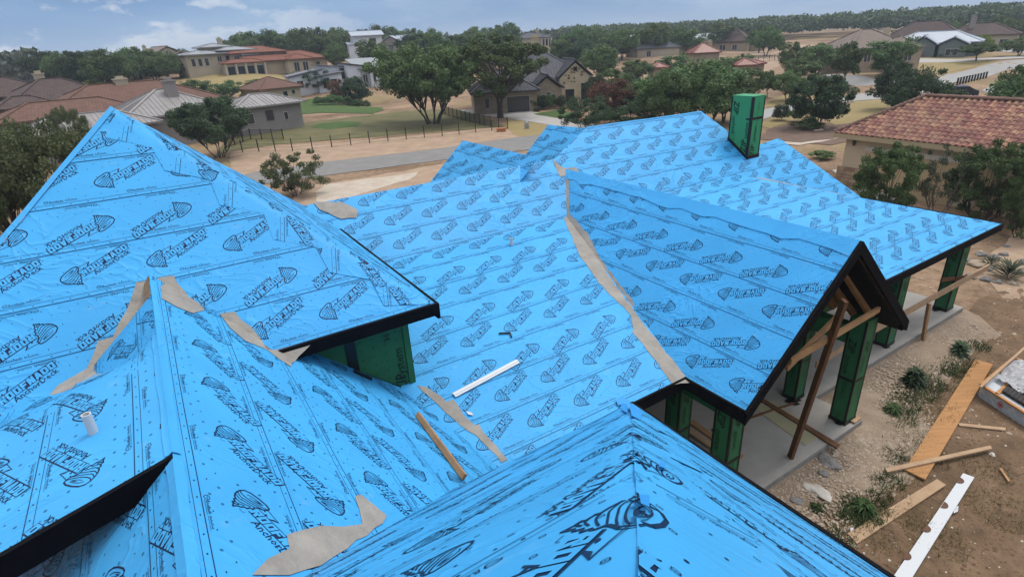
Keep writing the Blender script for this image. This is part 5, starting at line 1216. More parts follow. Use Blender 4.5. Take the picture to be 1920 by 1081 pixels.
def mesh_quads(name, V, n, m):
    me = bpy.data.meshes.new(name); me.vertices.add(4*n); me.vertices.foreach_set('co', V.ravel()); me.loops.add(4*n); me.loops.foreach_set('vertex_index', np.arange(4*n)); me.polygons.add(n)
    me.polygons.foreach_set('loop_start', np.arange(n)*4); me.materials.append(m); me.update(calc_edges=True); me.validate(); return me
def crown_mesh(name, kind, m, seed, nc, per, leaf, w=.5, base=.28, top=1.0, clump=.13, cutlow=True, shape='ell'):
    rng = np.random.default_rng(seed); cs = []; lob = rng.uniform(0, 6.28, 6)
    while len(cs) < nc:
        u = rng.normal(size=3); u /= np.linalg.norm(u); r = rng.uniform(.35, 1)**.5
        ang = math.atan2(u[1], u[0]); irr = 1+.16*math.sin(2*ang+lob[0])+.12*math.sin(3*ang+lob[1])+.08*math.sin(5*ang+lob[2])+.08*math.sin(4*u[2]+lob[3])
        zc = (base+top)/2; hz_ = (top-base)/2
        if shape == 'cone': t_ = rng.uniform(0, 1)**1.25; rr = w*(1-t_)**.62*rng.uniform(.3, 1); p = [math.cos(ang)*rr, math.sin(ang)*rr, base+(top-base)*t_*.96]
        elif shape == 'flat': p = [u[0]*w*r*irr, u[1]*w*r*irr, zc+hz_*(abs(u[2])**.8*(1 if u[2] > 0 else -.55))*r*irr]
        else: p = [u[0]*w*r*irr, u[1]*w*r*irr, zc+u[2]*hz_*r*irr]
        if p[2] < base*.9: continue
        cs.append(p)
    cs = np.array(cs); radii = clump*rng.uniform(.6, 1.25, nc); V, n = leaves(cs, radii, per, leaf, rng, .75)
    return mesh_quads(name, V, n, m), cs
def trunk_mesh(name, cs, seed, m, stems=1, base=.28, r0=.028, spread=.05, nb=14, lean=0):
    rg = random.Random(seed); mb = MB(); tops = []
    for s in range(stems):
        a = 2*math.pi*s/stems+rg.random(); b0 = Vector((math.cos(a)*.012*stems, math.sin(a)*.012*stems, -.03)); pts = [b0]; x, y = b0.x, b0.y
        for k in range(1, 6):
            t_ = k/5; pts.append(Vector((b0.x+math.cos(a)*spread*t_**1.2+rg.uniform(-.008, .008)+lean*t_, b0.y+math.sin(a)*spread*t_**1.2+rg.uniform(-.008, .008), -.03+(base*1.35+.03)*t_)))
        rr = r0/(stems**.4); mb.tube(pts, [rr*(1.35 if i == 0 else 1.0-.12*i) for i in range(6)], 7); tops.append((pts, rr))
    idx = list(range(len(cs))); rg.shuffle(idx)
    for i in idx[:nb]:
        c = Vector(cs[i]); pts, rr = min(tops, key=lambda q_: (q_[0][-1]-c).length); st = pts[rg.choice((3, 4, 5))]; mid = st.lerp(c, .5)+Vector((rg.uniform(-.03, .03), rg.uniform(-.03, .03), rg.uniform(0, .05)))
        q1 = st.lerp(mid, .5)+Vector((rg.uniform(-.012, .012), rg.uniform(-.012, .012), .008))
        mb.tube([st, q1, mid, c], [rr*.55, rr*.42, rr*.3, rr*.12], 5, cap=False)
    me = bpy.data.meshes.new(name); me.from_pydata(mb.v, [], mb.f); me.materials.append(m); me.polygons.foreach_set('use_smooth', [True]*len(mb.f)); return me
KIND = {}
def proto(key, lm, seed, nc, per, leaf, w, base, clump, shape='ell', stems=1, r0=.026, spread=.05, nb=16, bark=None, lean=0, top=1.0):
    cm, cs = crown_mesh('crown', key, lm, seed, nc, per, leaf, w, base, top, clump, shape=shape); tm = trunk_mesh('trunk', cs, seed, bark or M_BARK, stems, base, r0, spread, nb, lean); KIND[key] = (cm, tm)
proto('big_oak', L_OAK, 11, 150, 260, .020, .68, .22, .115, 'flat', 5, .034, .20, 50)
proto('open_oak', L_OAK, 12, 80, 210, .018, .54, .30, .085, 'ell', 2, .034, .09, 60)
proto('oak', L_OAK, 13, 60, 130, .030, .52, .24, .15, 'ell', 2, .03, .07, 22)
proto('oak_b', L_MID, 14, 60, 130, .030, .60, .20, .15, 'flat', 2, .03, .09, 22)
proto('dark_tree', L_CEDAR, 15, 150, 240, .020, .70, .20, .11, 'flat', 5, .022, .22, 40)
proto('cedar', L_CEDAR, 16, 90, 200, .024, .52, .14, .12, 'ell', 3, .03, .04, 10)
proto('cedar_b', L_CEDAR, 17, 90, 200, .022, .70, .05, .13, 'flat', 3, .03, .1, 10)
proto('young', L_YOUNG, 18, 46, 120, .032, .34, .28, .12, 'ell', 1, .020, .02, 18, M_BARKL, .03)
proto('upright', L_MID, 19, 60, 130, .028, .38, .18, .12, 'ell', 1, .024, .03, 18)
proto('loose', L_OLIVE, 20, 70, 150, .020, .50, .16, .105, 'ell', 4, .020, .16, 40, M_BARKL)
proto('juniper', L_MID, 21, 110, 230, .016, .50, .10, .085, 'ell', 4, .022, .18, 50)
proto('juniper_sparse', L_GREY, 22, 48, 120, .014, .46, .22, .08, 'ell', 4, .020, .2, 60, M_BARKL)
proto('near_oak', L_OLIVE, 23, 150, 260, .014, .62, .20, .085, 'flat', 4, .026, .22, 80)
proto('spread_oak', L_MID, 24, 70, 150, .030, .85, .42, .13, 'flat', 1, .035, .1, 30, M_BARKL)
proto('shrub', L_MID, 25, 30, 110, .060, .60, .10, .26, 'flat', 3, .02, .1, 6)
proto('shrub_grey', L_GREY, 26, 30, 110, .060, .60, .10, .26, 'flat', 3, .02, .1, 6)
proto('shrub_lime', L_LIME, 27, 40, 110, .050, .70, .08, .24, 'flat', 3, .02, .1, 6)
proto('shrub_dry', L_DRY, 28, 60, 90, .030, .62, .10, .16, 'flat', 5, .012, .2, 40, M_BARKL)
proto('shrub_bright', L_YOUNG, 29, 40, 110, .045, .55, .15, .2, 'ell', 3, .02, .1, 12)
TREES = []
def tree(key, px, py, r, H, wid=1.0, label='', cat='tree', group=None, name=None, ground=True):
    loc = pr(px, py, r)
    if ground: loc.z = ht(loc.x, loc.y)
    else: loc.z = loc.z
    cm, tm = KIND[key]; e = empty(name or ('shrub' if 'shrub' in key else 'tree'), loc, label, cat, group, rz=random.uniform(0, 6.28))
    e.scale = (H*wid, H*wid, H)
    for nm, me in (('crown', cm), ('trunk', tm)):
        o = bpy.data.objects.new(nm, me); COL.objects.link(o); o.parent = e
    return e
def tr2(key, px, ytop, ybase, wpx, r, label, cat='tree', group=None, **kw):
    """tree whose foot is seen (or would be) at px,ybase, with its top at ytop and a crown wpx wide"""
    b = pr(px, ybase, r); z0 = ht(b.x, b.y); d = ray(px, ytop); s_ = r/math.hypot(d.x, d.y); H = max(.6, HCAM+d.z*s_-z0); b_ = pr(px, ybase, r)
    wm = wpx/F_PX*(Vector((b.x, b.y, b.z-HCAM)).dot(FW)); wk = {'big_oak': 1.45, 'near_oak': 1.3, 'dark_tree': 1.5, 'cedar_b': 1.5, 'oak_b': 1.3, 'spread_oak': 1.8, 'young': .78, 'upright': .86}.get(key, 1.12 if 'shrub' not in key else 1.4)
    return tree(key, px, ybase, r, H*.97, wm/(H*wk), label, cat, group, **kw)
tr2('big_oak', 812, 84, 231, 200, 82, 'largest dark live oak with several leaning trunks in the fenced lot')
tr2('open_oak', 938, 58, 222, 190, 84, 'tall open live oak with visible branching limbs beside the driveway')
tr2('dark_tree', 412, 184, 292, 165, 70, 'round dark tree with splayed stems in front of the grey metal roofed house')
tr2('loose', 560, 279, 378, 120, 46, 'small loose shrubby tree standing alone by the limestone pad')
tr2('near_oak', 22, 186, 425, 200, 40, 'tall shaggy oak cut by the picture edge behind the blue roof')
tr2('near_oak', 150, 205, 425, 230, 37, 'leafy oak rising just behind the tallest blue roof corner')
tr2('near_oak', -70, 230, 430, 170, 36, 'oak trunk and foliage lowest at the picture edge')
tr2('cedar', 1530, 132, 242, 112, 69, 'round dense dark cedar alone in the mulch bed')
tr2('cedar_b', 1722, 128, 212, 140, 73, 'wide dark cedar rising behind the terracotta garage roof')
tr2('cedar', 1675, 112, 196, 95, 84, 'dark oak beside the road just behind the wide cedar')
tr2('young', 1585, 74, 158, 62, 112, 'upright street tree with a leaning pale trunk in a mulch ring')
tr2('young', 1566, 92, 150, 50, 118, 'second upright street tree just behind the leaning one')
tr2('upright', 1658, 70, 142, 80, 118, 'tall green tree in front of the tan shingled house corner')
tr2('oak', 1530, 82, 146, 75, 128, 'dark oak on the lawn of the tan shingled house')
tr2('oak', 1482, 80, 142, 58, 132, 'mid green oak left of the tan shingled house')
tr2('oak', 1476, 132, 184, 62, 92, 'small rounded street tree in the dry verge above the chimney')
tr2('young', 1440, 130, 176, 40, 96, 'thin multi-stemmed young tree with yellow green leaves')
tr2('oak', 1500, 110, 140, 70, 118, 'dark bushy tree at the near edge of the dirt lot')
tr2('spread_oak', 1826, 82, 131, 84, 145, 'flat topped spreading oak on the dry lawn by the sage house')
tr2('oak', 1908, 70, 112, 62, 158, 'rounded oak beside the far driveway at the picture edge')
tr2('oak_b', 1925, 112, 200, 110, 82, 'green tree at the picture edge above the terracotta roof')
tr2('shrub', 1890, 148, 186, 80, 80, 'low leafy bush beneath the tree at the picture edge', 'shrub')
tr2('juniper', 1655, 262, 400, 128, 36, 'dense feathery juniper nearest the blue roof edge')
tr2('juniper_sparse', 1755, 268, 410, 110, 37, 'sparse grey twiggy juniper between two greener ones')
tr2('juniper', 1838, 256, 412, 150, 38, 'broad green juniper in front of the garage wall')
tr2('juniper', 1925, 300, 400, 90, 36, 'juniper cut by the picture edge beside the garage')
tr2('shrub_bright', 1534, 282, 330, 52, 52, 'small bright green bush at the garage corner', 'shrub')
tr2('shrub_grey', 1464, 196, 224, 34, 74, 'rounded grey green bush beside the street', 'shrub')
tr2('shrub', 1492, 202, 226, 30, 73, 'dark low bush touching the cedar crown', 'shrub')
tr2('shrub', 1516, 226, 244, 60, 68, 'dark ground ivy around the foot of the round cedar', 'shrub')
# thicket behind the ridge
tr2('oak_b', 1285, 118, 246, 190, 70, 'largest mid green mesquite crown in the thicket behind the blue ridge')
tr2('oak_b', 1215, 150, 244, 130, 74, 'mesquite crown filling the thicket left of the largest one')
tr2('oak', 1355, 140, 240, 120, 72, 'mesquite crown in the thicket next to the green chimney')
tr2('oak_b', 1328, 128, 244, 130, 66, 'mesquite crown right behind the highest blue ridge corner')
tr2('oak_b', 1248, 138, 244, 120, 64, 'lower mesquite crown before the largest thicket crown')
tr2('oak', 1395, 128, 205, 80, 92, 'bushy tree behind the green chimney')
tr2('cedar_b', 1098, 182, 246, 118, 66, 'low dark cedar bush in front of the stone house lawn')
tr2('cedar_b', 1185, 186, 246, 110, 66, 'low dark cedar bush under the brown dried brush')
tr2('shrub_dry', 1140, 148, 226, 92, 72, 'reddish brown dried brush above the dark cedars', 'shrub')
tr2('shrub_dry', 1188, 166, 226, 70, 71, 'second patch of reddish brown dried brush', 'shrub')
tr2('cedar', 1118, 138, 205, 56, 88, 'dark tree standing at the corner of the stone gable')
tr2('oak', 1150, 130, 200, 80, 92, 'dark oak behind the dried brush')
tr2('oak', 1125, 84, 150, 78, 128, 'large dark oak beyond the stone gabled house')
tr2('oak', 1192, 112, 156, 62, 124, 'dark round tree left of the small red roof corner')
tr2('upright', 1262, 100, 140, 62, 140, 'leafy tree in front of the slate grey hipped roof')
tr2('oak', 1392, 102, 128, 46, 150, 'green tree between the red roof and the brown hipped house')
tr2('oak', 1352, 108, 150, 56, 138, 'dark tree between the two red roofs')
tr2('young', 1445, 78, 108, 22, 200, 'small sapling on the open dirt lot')
tr2('oak', 1462, 70, 90, 20, 220, 'small round tree at the far side of the dirt lot')
for i, x_ in enumerate((955, 968, 1002, 1018, 1032, 1052)):
    tr2('cedar' if i % 2 else 'shrub', x_+ (20 if i < 2 else 0), 178, 205, 26, 90, ['dark clipped shrub against the stone house wall'][0], 'shrub', 'shrubs along the stone house front')
tr2('shrub_grey', 1008, 202, 214, 16, 88, 'pale rounded sage bush at the driveway edge', 'shrub')
# left side
tr2('oak', 632, 80, 118, 52, 160, 'round dark oak on the slope above the white modern house')
tr2('oak', 698, 74, 114, 64, 170, 'round dark oak in front of the tall white house')
tr2('cedar_b', 600, 132, 176, 62, 134, 'dark shrubby tree in front of the white modern house')
tr2('cedar', 668, 140, 190, 62, 122, 'dark bushy tree left of the largest live oak')
tr2('shrub_dry', 632, 148, 184, 36, 122, 'dull reddish shrub between two dark bushes', 'shrub')
tr2('shrub', 560, 138, 166, 50, 140, 'olive green hedge bush above the pool house', 'shrub')
tr2('oak_b', 495, 148, 168, 60, 146, 'dark low tree band behind the pool house roof')
tr2('oak_b', 430, 152, 190, 70, 132, 'dark tree left of the pool house')
tr2('oak_b', 372, 150, 192, 74, 128, 'dark tree behind the metal roof ridge')
tr2('shrub_lime', 470, 172, 190, 30, 132, 'yellowish green shrub beside the pool house wall', 'shrub')
tr2('oak', 340, 110, 150, 70, 168, 'dark oak below the hilltop beige house')
tr2('oak', 385, 112, 140, 50, 166, 'green tree in front of the beige house windows')
tr2('oak', 300, 116, 160, 70, 165, 'leafy oak under the pale gabled house')
tr2('oak_b', 255, 120, 168, 90, 175, 'broad green tree on the slope edge')
tr2('oak_b', 215, 128, 178, 90, 170, 'dense green tree behind the long tiled roof')
tr2('oak_b', 160, 136, 186, 90, 175, 'dense green tree above the dark brown roofs')
tr2('shrub_lime', 190, 148, 172, 50, 150, 'bright yellow green shrub behind the tiled roof', 'shrub')
tr2('shrub_lime', 222, 145, 164, 38, 152, 'second yellow green shrub behind the tiled roof', 'shrub')
tr2('shrub_lime', 48, 156, 178, 40, 150, 'yellow green shrub behind the dark brown roof', 'shrub')
tr2('oak', 341, 92, 108, 30, 215, 'round dark tree beside the pale gabled house')
tr2('near_oak', 130, 192, 240, 70, 75, 'green crown in front of the long brown tiled roof')
SKIP = [(672, 712, 205), (724, 756, 212), (817, 838, 290), (978, 1040, 262), (1180, 1292, 190), (1292, 1410, 226), (1288, 1345, 148), (1378, 1428, 136), (1215, 1252, 126)]   # keep the view to the houses open
def band(n, key_list, xs, yf, rs_, H, label, group, seed, cat='tree', wpx=None):
    rg = random.Random(seed)
    for i in range(n):
        x_ = xs[0]+(xs[1]-xs[0])*(i+rg.uniform(.1, .9))/n; r_ = rg.uniform(*rs_); h_ = H*rg.uniform(.75, 1.2); b_ = yf(x_)+rg.uniform(-3, 3)
        if cat == 'tree' and any(a-8 < x_ < b+8 and r_ < c for a, b, c in SKIP): continue
        loc = pr(x_, b_, r_); loc.z = ht(loc.x, loc.y); cm, tm = KIND[rg.choice(key_list)]
        e = empty('tree' if cat == 'tree' else 'shrub', loc, label, cat, group, rz=rg.uniform(0, 6.28)); k = rg.uniform(.85, 1.25); e.scale = (h_*k, h_*k, h_)
        for nm, me in (('crown', cm), ('trunk', tm)):
            o = bpy.data.objects.new(nm, me); COL.objects.link(o); o.parent = e
band(26, ['oak', 'oak_b', 'upright'], (445, 660), lambda x: 100-.01*(x-445), (200, 232), 8.5, 'dark oak in the hilltop grove behind the villa', 'oaks in the hilltop grove', 1)
band(26, ['oak', 'oak_b', 'upright'], (650, 1000), lambda x: 92, (215, 265), 8.5, 'dark green tree in the crest belt between the pale houses', 'trees along the crest between the pale houses', 2)
band(30, ['oak', 'oak_b', 'cedar'], (720, 1180), lambda x: 110, (150, 205), 7.5, 'green tree on the slope behind the two large live oaks', 'trees on the slope behind the live oaks', 3)
band(34, ['oak', 'oak_b', 'upright'], (1050, 1440), lambda x: 100, (165, 235), 7.5, 'oak in the mid distance belt among the hipped roofs', 'oaks among the hipped roofs', 4)
band(14, ['oak', 'oak_b', 'cedar'], (90, 330), lambda x: 160, (150, 190), 7, 'dark tree in the wood behind the brown roofs', 'trees behind the brown roofs', 5)
band(9, ['shrub'], (592, 692), lambda x: 208, (116, 119), 1.5, 'small clipped shrub in the row along the lawn edge', 'shrubs along the lawn edge', 6, 'shrub')
band(10, ['oak', 'oak_b', 'young'], (1180, 1300), lambda x: 150, (105, 140), 6, 'leafy tree between thicket and slate roof', 'trees between thicket and slate roof', 7)
band(8, ['oak', 'shrub_bright'], (1640, 1920), lambda x: 92, (225, 260), 6, 'tree behind the wide brown roofed house', 'trees behind the brown roofed house', 8)
tr2('shrub_lime', 1842, 66, 84, 36, 190, 'bright yellow green tree right of the brown roofed house', 'tree')
tr2('shrub', 1770, 97, 107, 34, 158, 'low clipped hedge before the sage green house', 'shrub')
tr2('shrub_dry', 1716, 100, 116, 22, 156, 'small purple brown shrub on the sage house lawn', 'shrub')
# woods too far to count
def wood(name, n, az_, rr, H, per, leaf, m, seed, dens=None):
    rng = np.random.default_rng(seed); A_ = np.radians(rng.uniform(az_[0], az_[1], n)); R_ = np.sqrt(rng.uniform(rr[0]**2, rr[1]**2, n)); X = R_*np.sin(A_); Y = R_*np.cos(A_)
    if dens: k = dens(A_, R_) ; X, Y, R_ = X[k], Y[k], R_[k]
    Z = hts(X, Y); n = len(X); hh = H*rng.uniform(.65, 1.15, n); C = np.stack([X, Y, Z+hh*.62], 1)
    Cr = np.repeat(C, per, 0); h_ = np.repeat(hh, per); nn = len(Cr); d = rng.normal(size=(nn, 3)); d /= np.linalg.norm(d, axis=1)[:, None]; d[:, 2] = np.where(d[:, 2] < -.4, -d[:, 2], d[:, 2])
    P = Cr+d*(h_*rng.uniform(.3, .5, nn))[:, None]*np.array([1.1, 1.1, .85])
    a = rng.normal(size=(nn, 3)); a /= np.linalg.norm(a, axis=1)[:, None]; b = np.cross(d+rng.normal(size=(nn, 3))*.3, a); b /= np.linalg.norm(b, axis=1)[:, None]+1e-9; s = leaf*rng.uniform(.6, 1.3, nn)[:, None]
    V = np.stack([P-a*s, P-b*s*.7, P+a*s, P+b*s*.7], 1).reshape(-1, 3); me = mesh_quads(name, V, nn, m); o = bpy.data.objects.new(name, me); COL.objects.link(o); return tag(o, kind='stuff')
L_FAR = leafmat('far_wood_leaves', (0.090, 0.124, 0.056), (0.037, 0.056, 0.030)); L_HILL = leafmat('hill_wood_leaves', (0.081, 0.097, 0.068), (0.046, 0.057, 0.043))
wood('ridge_wood', 1000, (6, 47), (312, 440), 9.0, 170, .75, L_FAR, 1)
wood('ridge_wood', 600, (-24, 8), (300, 430), 8.0, 110, 1.0, L_FAR, 2)
wood('valley_wood', 900, (-48, -24), (190, 480), 7.5, 90, 1.0, L_HILL, 3, lambda a, r: r > np.where(np.degrees(a) < -37, 200, np.where(np.degrees(a) < -32, 300, 420)))
wood('hill_wood', 4200, (-60, -20), (480, 2400), 9.0, 26, 3.0, L_HILL, 4)
wood('hill_wood', 2200, (-24, 55), (420, 1300), 9.5, 26, 2.4, L_FAR, 5)

# ------------------------------------------------------------------ thin summer haze
hb = MB(); hb.box((-6200, -6200, -60), (6200, 6200, 45)); M_HAZE = bpy.data.materials.new('haze'); M_HAZE.use_nodes = True; t = M_HAZE.node_tree
for n_ in list(t.nodes):
    if n_.type == 'BSDF_PRINCIPLED': t.nodes.remove(n_)
pv = nd(t, 'ShaderNodeVolumePrincipled'); pv.inputs['Color'].default_value = (.72, .82, .95, 1); pv.inputs['Density'].default_value = .00042; t.links.new(pv.outputs[0], t.nodes['Material Output'].inputs['Volume'])
hb.build('haze', M_HAZE, kind='stuff')
# ------------------------------------------------------------------ fences
M_IRON = mat('black_iron', (.012, .012, .012), rough=.5)
def fence(label, pts, n, H, pick=0, kindname='fence', rails=2):
    P = [gp(*p) for p in pts]; base = empty(kindname, P[0], label, 'fence'); L = [0]
    for a, b in zip(P, P[1:]): L.append(L[-1]+(b-a).length)
    def at_(s):
        for i in range(len(P)-1):
            if s <= L[i+1]+1e-6: return P[i].lerp(P[i+1], (s-L[i])/(L[i+1]-L[i]))
        return P[-1]
    tops = []
    for i in range(n):
        p = at_(L[-1]*i/(n-1)); p.z = ht(p.x, p.y); m = MB(); m.box((p.x-.045, p.y-.045, p.z-.1), (p.x+.045, p.y+.045, p.z+H)); m.box((p.x-.06, p.y-.06, p.z+H), (p.x+.06, p.y+.06, p.z+H+.04)); m.build('post', M_IRON, base); tops.append(p)
    for z_ in ([H*.93, H*.12] if rails == 2 else [H*.9, H*.62, H*.35, H*.1]):
        m = MB()
        for a, b in zip(tops, tops[1:]): m.bar(a+ZD*z_, b+ZD*z_, .03 if pick else .015, .03 if pick else .015)
        m.build('rail', M_IRON, base)
    if pick:
        m = MB()
        for a, b in zip(tops, tops[1:]):
            k = int((b-a).length/pick)
            for j in range(1, k): c = a.lerp(b, j/k); m.box((c.x-.012, c.y-.012, c.z+.08), (c.x+.012, c.y+.012, c.z+H*.97))
        m.build('picket', M_IRON, base, kind='stuff')
fence('thin black post fence along the lot beside the street', [(425, 286), (545, 284), (600, 279), (700, 268), (830, 256), (952, 242)], 17, 1.35, rails=4)
fence('dense black iron fence between the lot and the driveway', [(828, 214), (868, 226), (915, 238), (952, 242)], 14, 1.35, .13)
fence('black iron fence beside the grey metal roofed house', [(425, 278), (470, 262), (532, 262)], 7, 1.3, .13)
fence('low dark fence behind the young street trees', [(1400, 122), (1450, 114), (1500, 118)], 12, 1.5, .5)
# row of short dark posts by the side street
for i in range(11):
    p = gp(1794+i*5.4, 160-i*1.3); m = MB(); m.box((p.x-.09, p.y-.09, p.z-.1), (p.x+.09, p.y+.09, p.z+1.0)); m.box((p.x-.10, p.y-.10, p.z+.95), (p.x+.10, p.y+.10, p.z+1.05))
    tag(m.build('bollard', M_IRON), 'short dark post in the slanting row beside the side street', 'post', 'short dark posts beside the side street')
# ------------------------------------------------------------------ cars
M_CARB = mat('dark_car_paint', (.012, .016, .03), rough=.25, spec=.6); M_CARW = mat('white_car_paint', (.6, .6, .6), rough=.3, spec=.5); M_TYRE = mat('tyre_rubber', (.012, .012, .012), rough=.8); M_CARR = mat('tail_light', (.3, .02, .015), rough=.4)
def car(px, py, r, rot, paint, label):
    loc = gp(px, py) if r is None else pr(px, py, r); loc.z = ht(loc.x, loc.y)+.05; a = math.atan2(loc.x, loc.y); e = empty('parked_car', loc, label, 'car', rz=-a+math.radians(rot))
    prof = [(-2.2, .35), (-2.25, .75), (-1.95, .98), (-1.2, 1.05), (-.6, 1.48), (1.1, 1.52), (1.85, 1.08), (2.2, .98), (2.25, .4), (1.9, .3), (-1.9, .3)]
    m = MB(); m.prism([(x, -.88, z) for x, z in prof], (0, 1.76, 0)); m.build('body', paint, e, world=False)
    m = MB(); m.prism([(-1.05, -.895, 1.06), (-.55, -.895, 1.42), (1.05, -.895, 1.44), (1.6, -.895, 1.08)], (0, 1.79, 0)); m.build('side_window', M_GLASS, e, world=False)
    m = MB(); m.prism([(-1.24, -.74, 1.08), (-.64, -.70, 1.46), (-.64, .70, 1.46), (-1.24, .74, 1.08)], (-.03, 0, .02)); m.build('windscreen', M_GLASS, e, world=False)
    for x in (-1.4, 1.4):
        for y in (-.9, .9):
            m = MB(); k = [(x+.33*math.cos(t_*math.pi/6), y-.1, .33+.33*math.sin(t_*math.pi/6)) for t_ in range(12)]; m.prism(k, (0, .2, 0)); w = m.build('wheel', M_TYRE, e, world=False)
            m = MB(); s = 1 if y > 0 else -1; m.prism([(x+.18*math.cos(t_*math.pi/4), y+s*.11, .33+.18*math.sin(t_*math.pi/4)) for t_ in range(8)], (0, s*.01, 0)); m.build('rim', M_METAL, w, world=False)
    for y in (-.6, .6):
        m = MB(); m.box((2.23, y-.15, .75), (2.28, y+.15, .92)); m.build('tail_light', M_CARR, e, world=False); m = MB(); m.box((-2.28, y-.18, .62), (-2.23, y+.18, .76)); m.build('headlight', M_WHITE, e, world=False)
car(1789, 185, None, 12, M_CARB, 'dark car parked just above the terracotta garage roof')
car(968, 203, None, 80, M_CARW, 'white car half inside the open garage of the stone house')
car(1178, 150, 122, 20, M_CARB, 'dark car between the oaks beyond the stone house')
# ------------------------------------------------------------------ small roadside things
p = gp(940, 247); m = MB(); m.box((p.x-.55, p.y-.3, p.z-.05), (p.x+.55, p.y+.3, p.z+.35)); m.box((p.x-.6, p.y-.35, p.z+.35), (p.x+.6, p.y+.35, p.z+.42))
tag(m.build('utility_box', mat('orange_brown_box', (.35, .13, .06), rough=.7)), 'small orange brown box beside the fence corner', 'utility box')
p = gp(988, 242); m = MB(); m.tube([p, p+ZD*.5, p+ZD*.8, p+ZD*.9], [.28, .3, .25, .1], 8); tag(m.build('utility_pedestal', mat('grey_box', (.25, .26, .26))), 'grey green utility pedestal in the straw verge', 'utility box')
# ------------------------------------------------------------------ stuff in front of the porch
def gplane(x, y, z): d = ray(x, y); t_ = (z-HCAM)/d.z; return Vector((d.x*t_, d.y*t_, z))
def plank(corners, z, th, m, name, label, cat, z2=None):
    pts = [gplane(x, y, (z if i < 2 else (z2 if z2 is not None else z))+th) for i, (x, y) in enumerate(corners)]; mb = MB(); mb.prism(pts, (0, 0, -th)); return tag(mb.build(name, m), label, cat)
def grain(name, c1, c2, rot, scale=(18, .8, 1)):
    return mat(name, c1, rough=.85, noise=(1.6, 1), col2=c2, stretch=(scale, rot), detail=7, bump=(2, .15))
pk1 = plank(((1696, 879), (1735, 898), (1862, 682), (1829, 673)), .05, .04, grain('orange_ply', (.42, .22, .09), (.30, .15, .06), 0, (.5, 6, 1)), 'wide_plank', 'wide orange brown plank lying across the weeds', 'plank')
plank(((1660, 877), (1664, 884), (1860, 840), (1857, 834)), .10, .045, M_WOODL, 'narrow_plank', 'narrow pale stick crossing the foot of the wide plank', 'plank')
plank(((1589, 999), (1607, 1018), (1774, 908), (1757, 897)), .04, .04, M_WOODL, 'short_plank', 'short weathered pinkish board below the wide plank', 'plank')
wp = plank(((1668, 1090), (1700, 1098), (1827, 894), (1806, 886)), .06, .05, M_WHITE, 'white_trim_board', 'long white trim board with brown half circles along one edge', 'board')
wp_e = empty('x', (0, 0, 0), 'x', 'x'); bpy.data.objects.remove(wp_e)
M_RUST = mat('rusty_disc', (.13, .07, .045), rough=.8, noise=(8, 1), col2=(.08, .04, .03))
for i, (cx_, cy_) in enumerate(((1797, 899), (1767, 945), (1734, 989), (1697, 1040))):
    c = gplane(cx_, cy_, .115); a0 = gplane(1806, 886, .115); a1 = gplane(1668, 1090, .115); d_ = (a1-a0).normalized(); n_ = Vector((-d_.y, d_.x, 0)); 
    if (gplane(1827, 894, .115)-a0).dot(n_) < 0: n_ = -n_
    mb = MB(); R_ = .125; pts = [c+d_*(R_*math.cos(math.pi*k/18)*(1+.05*(k % 2)))+n_*(R_*.85*math.sin(math.pi*k/18)*(1+.05*(k % 2))) for k in range(19)]; mb.prism(pts, (0, 0, .004)); mb.build('half_circle', M_RUST, wp)
plank(((1415, 743), (1421, 740), (1575, 832), (1569, 839)), HCAM+K*SLZ+.005, .05, M_WOODD, 'brown_board', 'dark brown board lying across the porch slab edge', 'board')
plank(((1404, 757), (1450, 750), (1541, 815), (1510, 834)), HCAM+K*SLZ+.003, .012, mat('yellow_sheet', (.36, .33, .20), rough=.8, noise=(2, 1), col2=(.30, .28, .18)), 'yellowish_panel', 'thin yellowish panel lying flat on the porch slab', 'panel')
plank(((1290, 790), (1300, 786), (1394, 853), (1386, 858)), HCAM+K*SLZ+.003, .05, M_WOOD, 'floor_board', 'wooden board on the slab between the green columns', 'board')
plank(((1280, 802), (1288, 796), (1350, 840), (1344, 846)), HCAM+K*SLZ+.06, .05, M_WOODL, 'floor_board', 'upper board of the small pile between the green columns', 'board')
# props and braces under the gable
def stick(a, b, w, h, m, name, label, cat): mb = MB(); mb.bar(a, b, w, h); return tag(mb.build(name, m), label, cat)
stick(HP(15.14, 7.70, SLZ), HP(14.75, 6.86, -6.9), .08, .15, M_WOODD, 'timber_prop', 'tall leaning brown timber prop standing on the porch slab', 'timber prop')
stick(HP(13.1, 7.15, -8.35), HP(17.6, 7.15, -8.15), .07, .13, M_WOOD, 'timber_brace', 'horizontal timber brace crossing the open porch gable', 'timber brace')
stick(HP(13.25, 7.3, -8.7), HP(15.6, 7.3, -7.75), .07, .13, M_WOOD, 'timber_brace', 'shorter slanting timber brace behind the tall prop', 'timber brace')
stick(HP(22.4, 9.25, SLZ+1.55), HP(33.2, 9.15, SLZ+1.65), .05, .22, M_WOODL, 'guard_board', 'long pale board running past the far green columns', 'board')
stick(HP(18.9, 9.32, SLZ+1.35), HP(23.2, 9.30, SLZ+1.6), .05, .20, M_WOODL, 'guard_board', 'pale board end between the gable and the middle column', 'board')
stick(HP(26.95, 8.9, SLZ-.35), HP(27.1, 9.1, SLZ+1.5), .07, .14, M_WOOD, 'timber_prop', 'thin timber prop holding the long pale board', 'timber prop')
stick(HP(29.2, 9.6, SLZ+1.9), HP(31.5, 9.25, SLZ+1.55), .05, .14, M_WOODD, 'cross_board', 'short brown board crossing the farthest green column', 'board')
stick(HP(14.2, 10.1, SLZ+.03), HP(17.9, 9.35, SLZ+.03), .05, .05, M_WOODD, 'slab_strip', 'thin dark strip lying between two columns on the slab', 'strip')
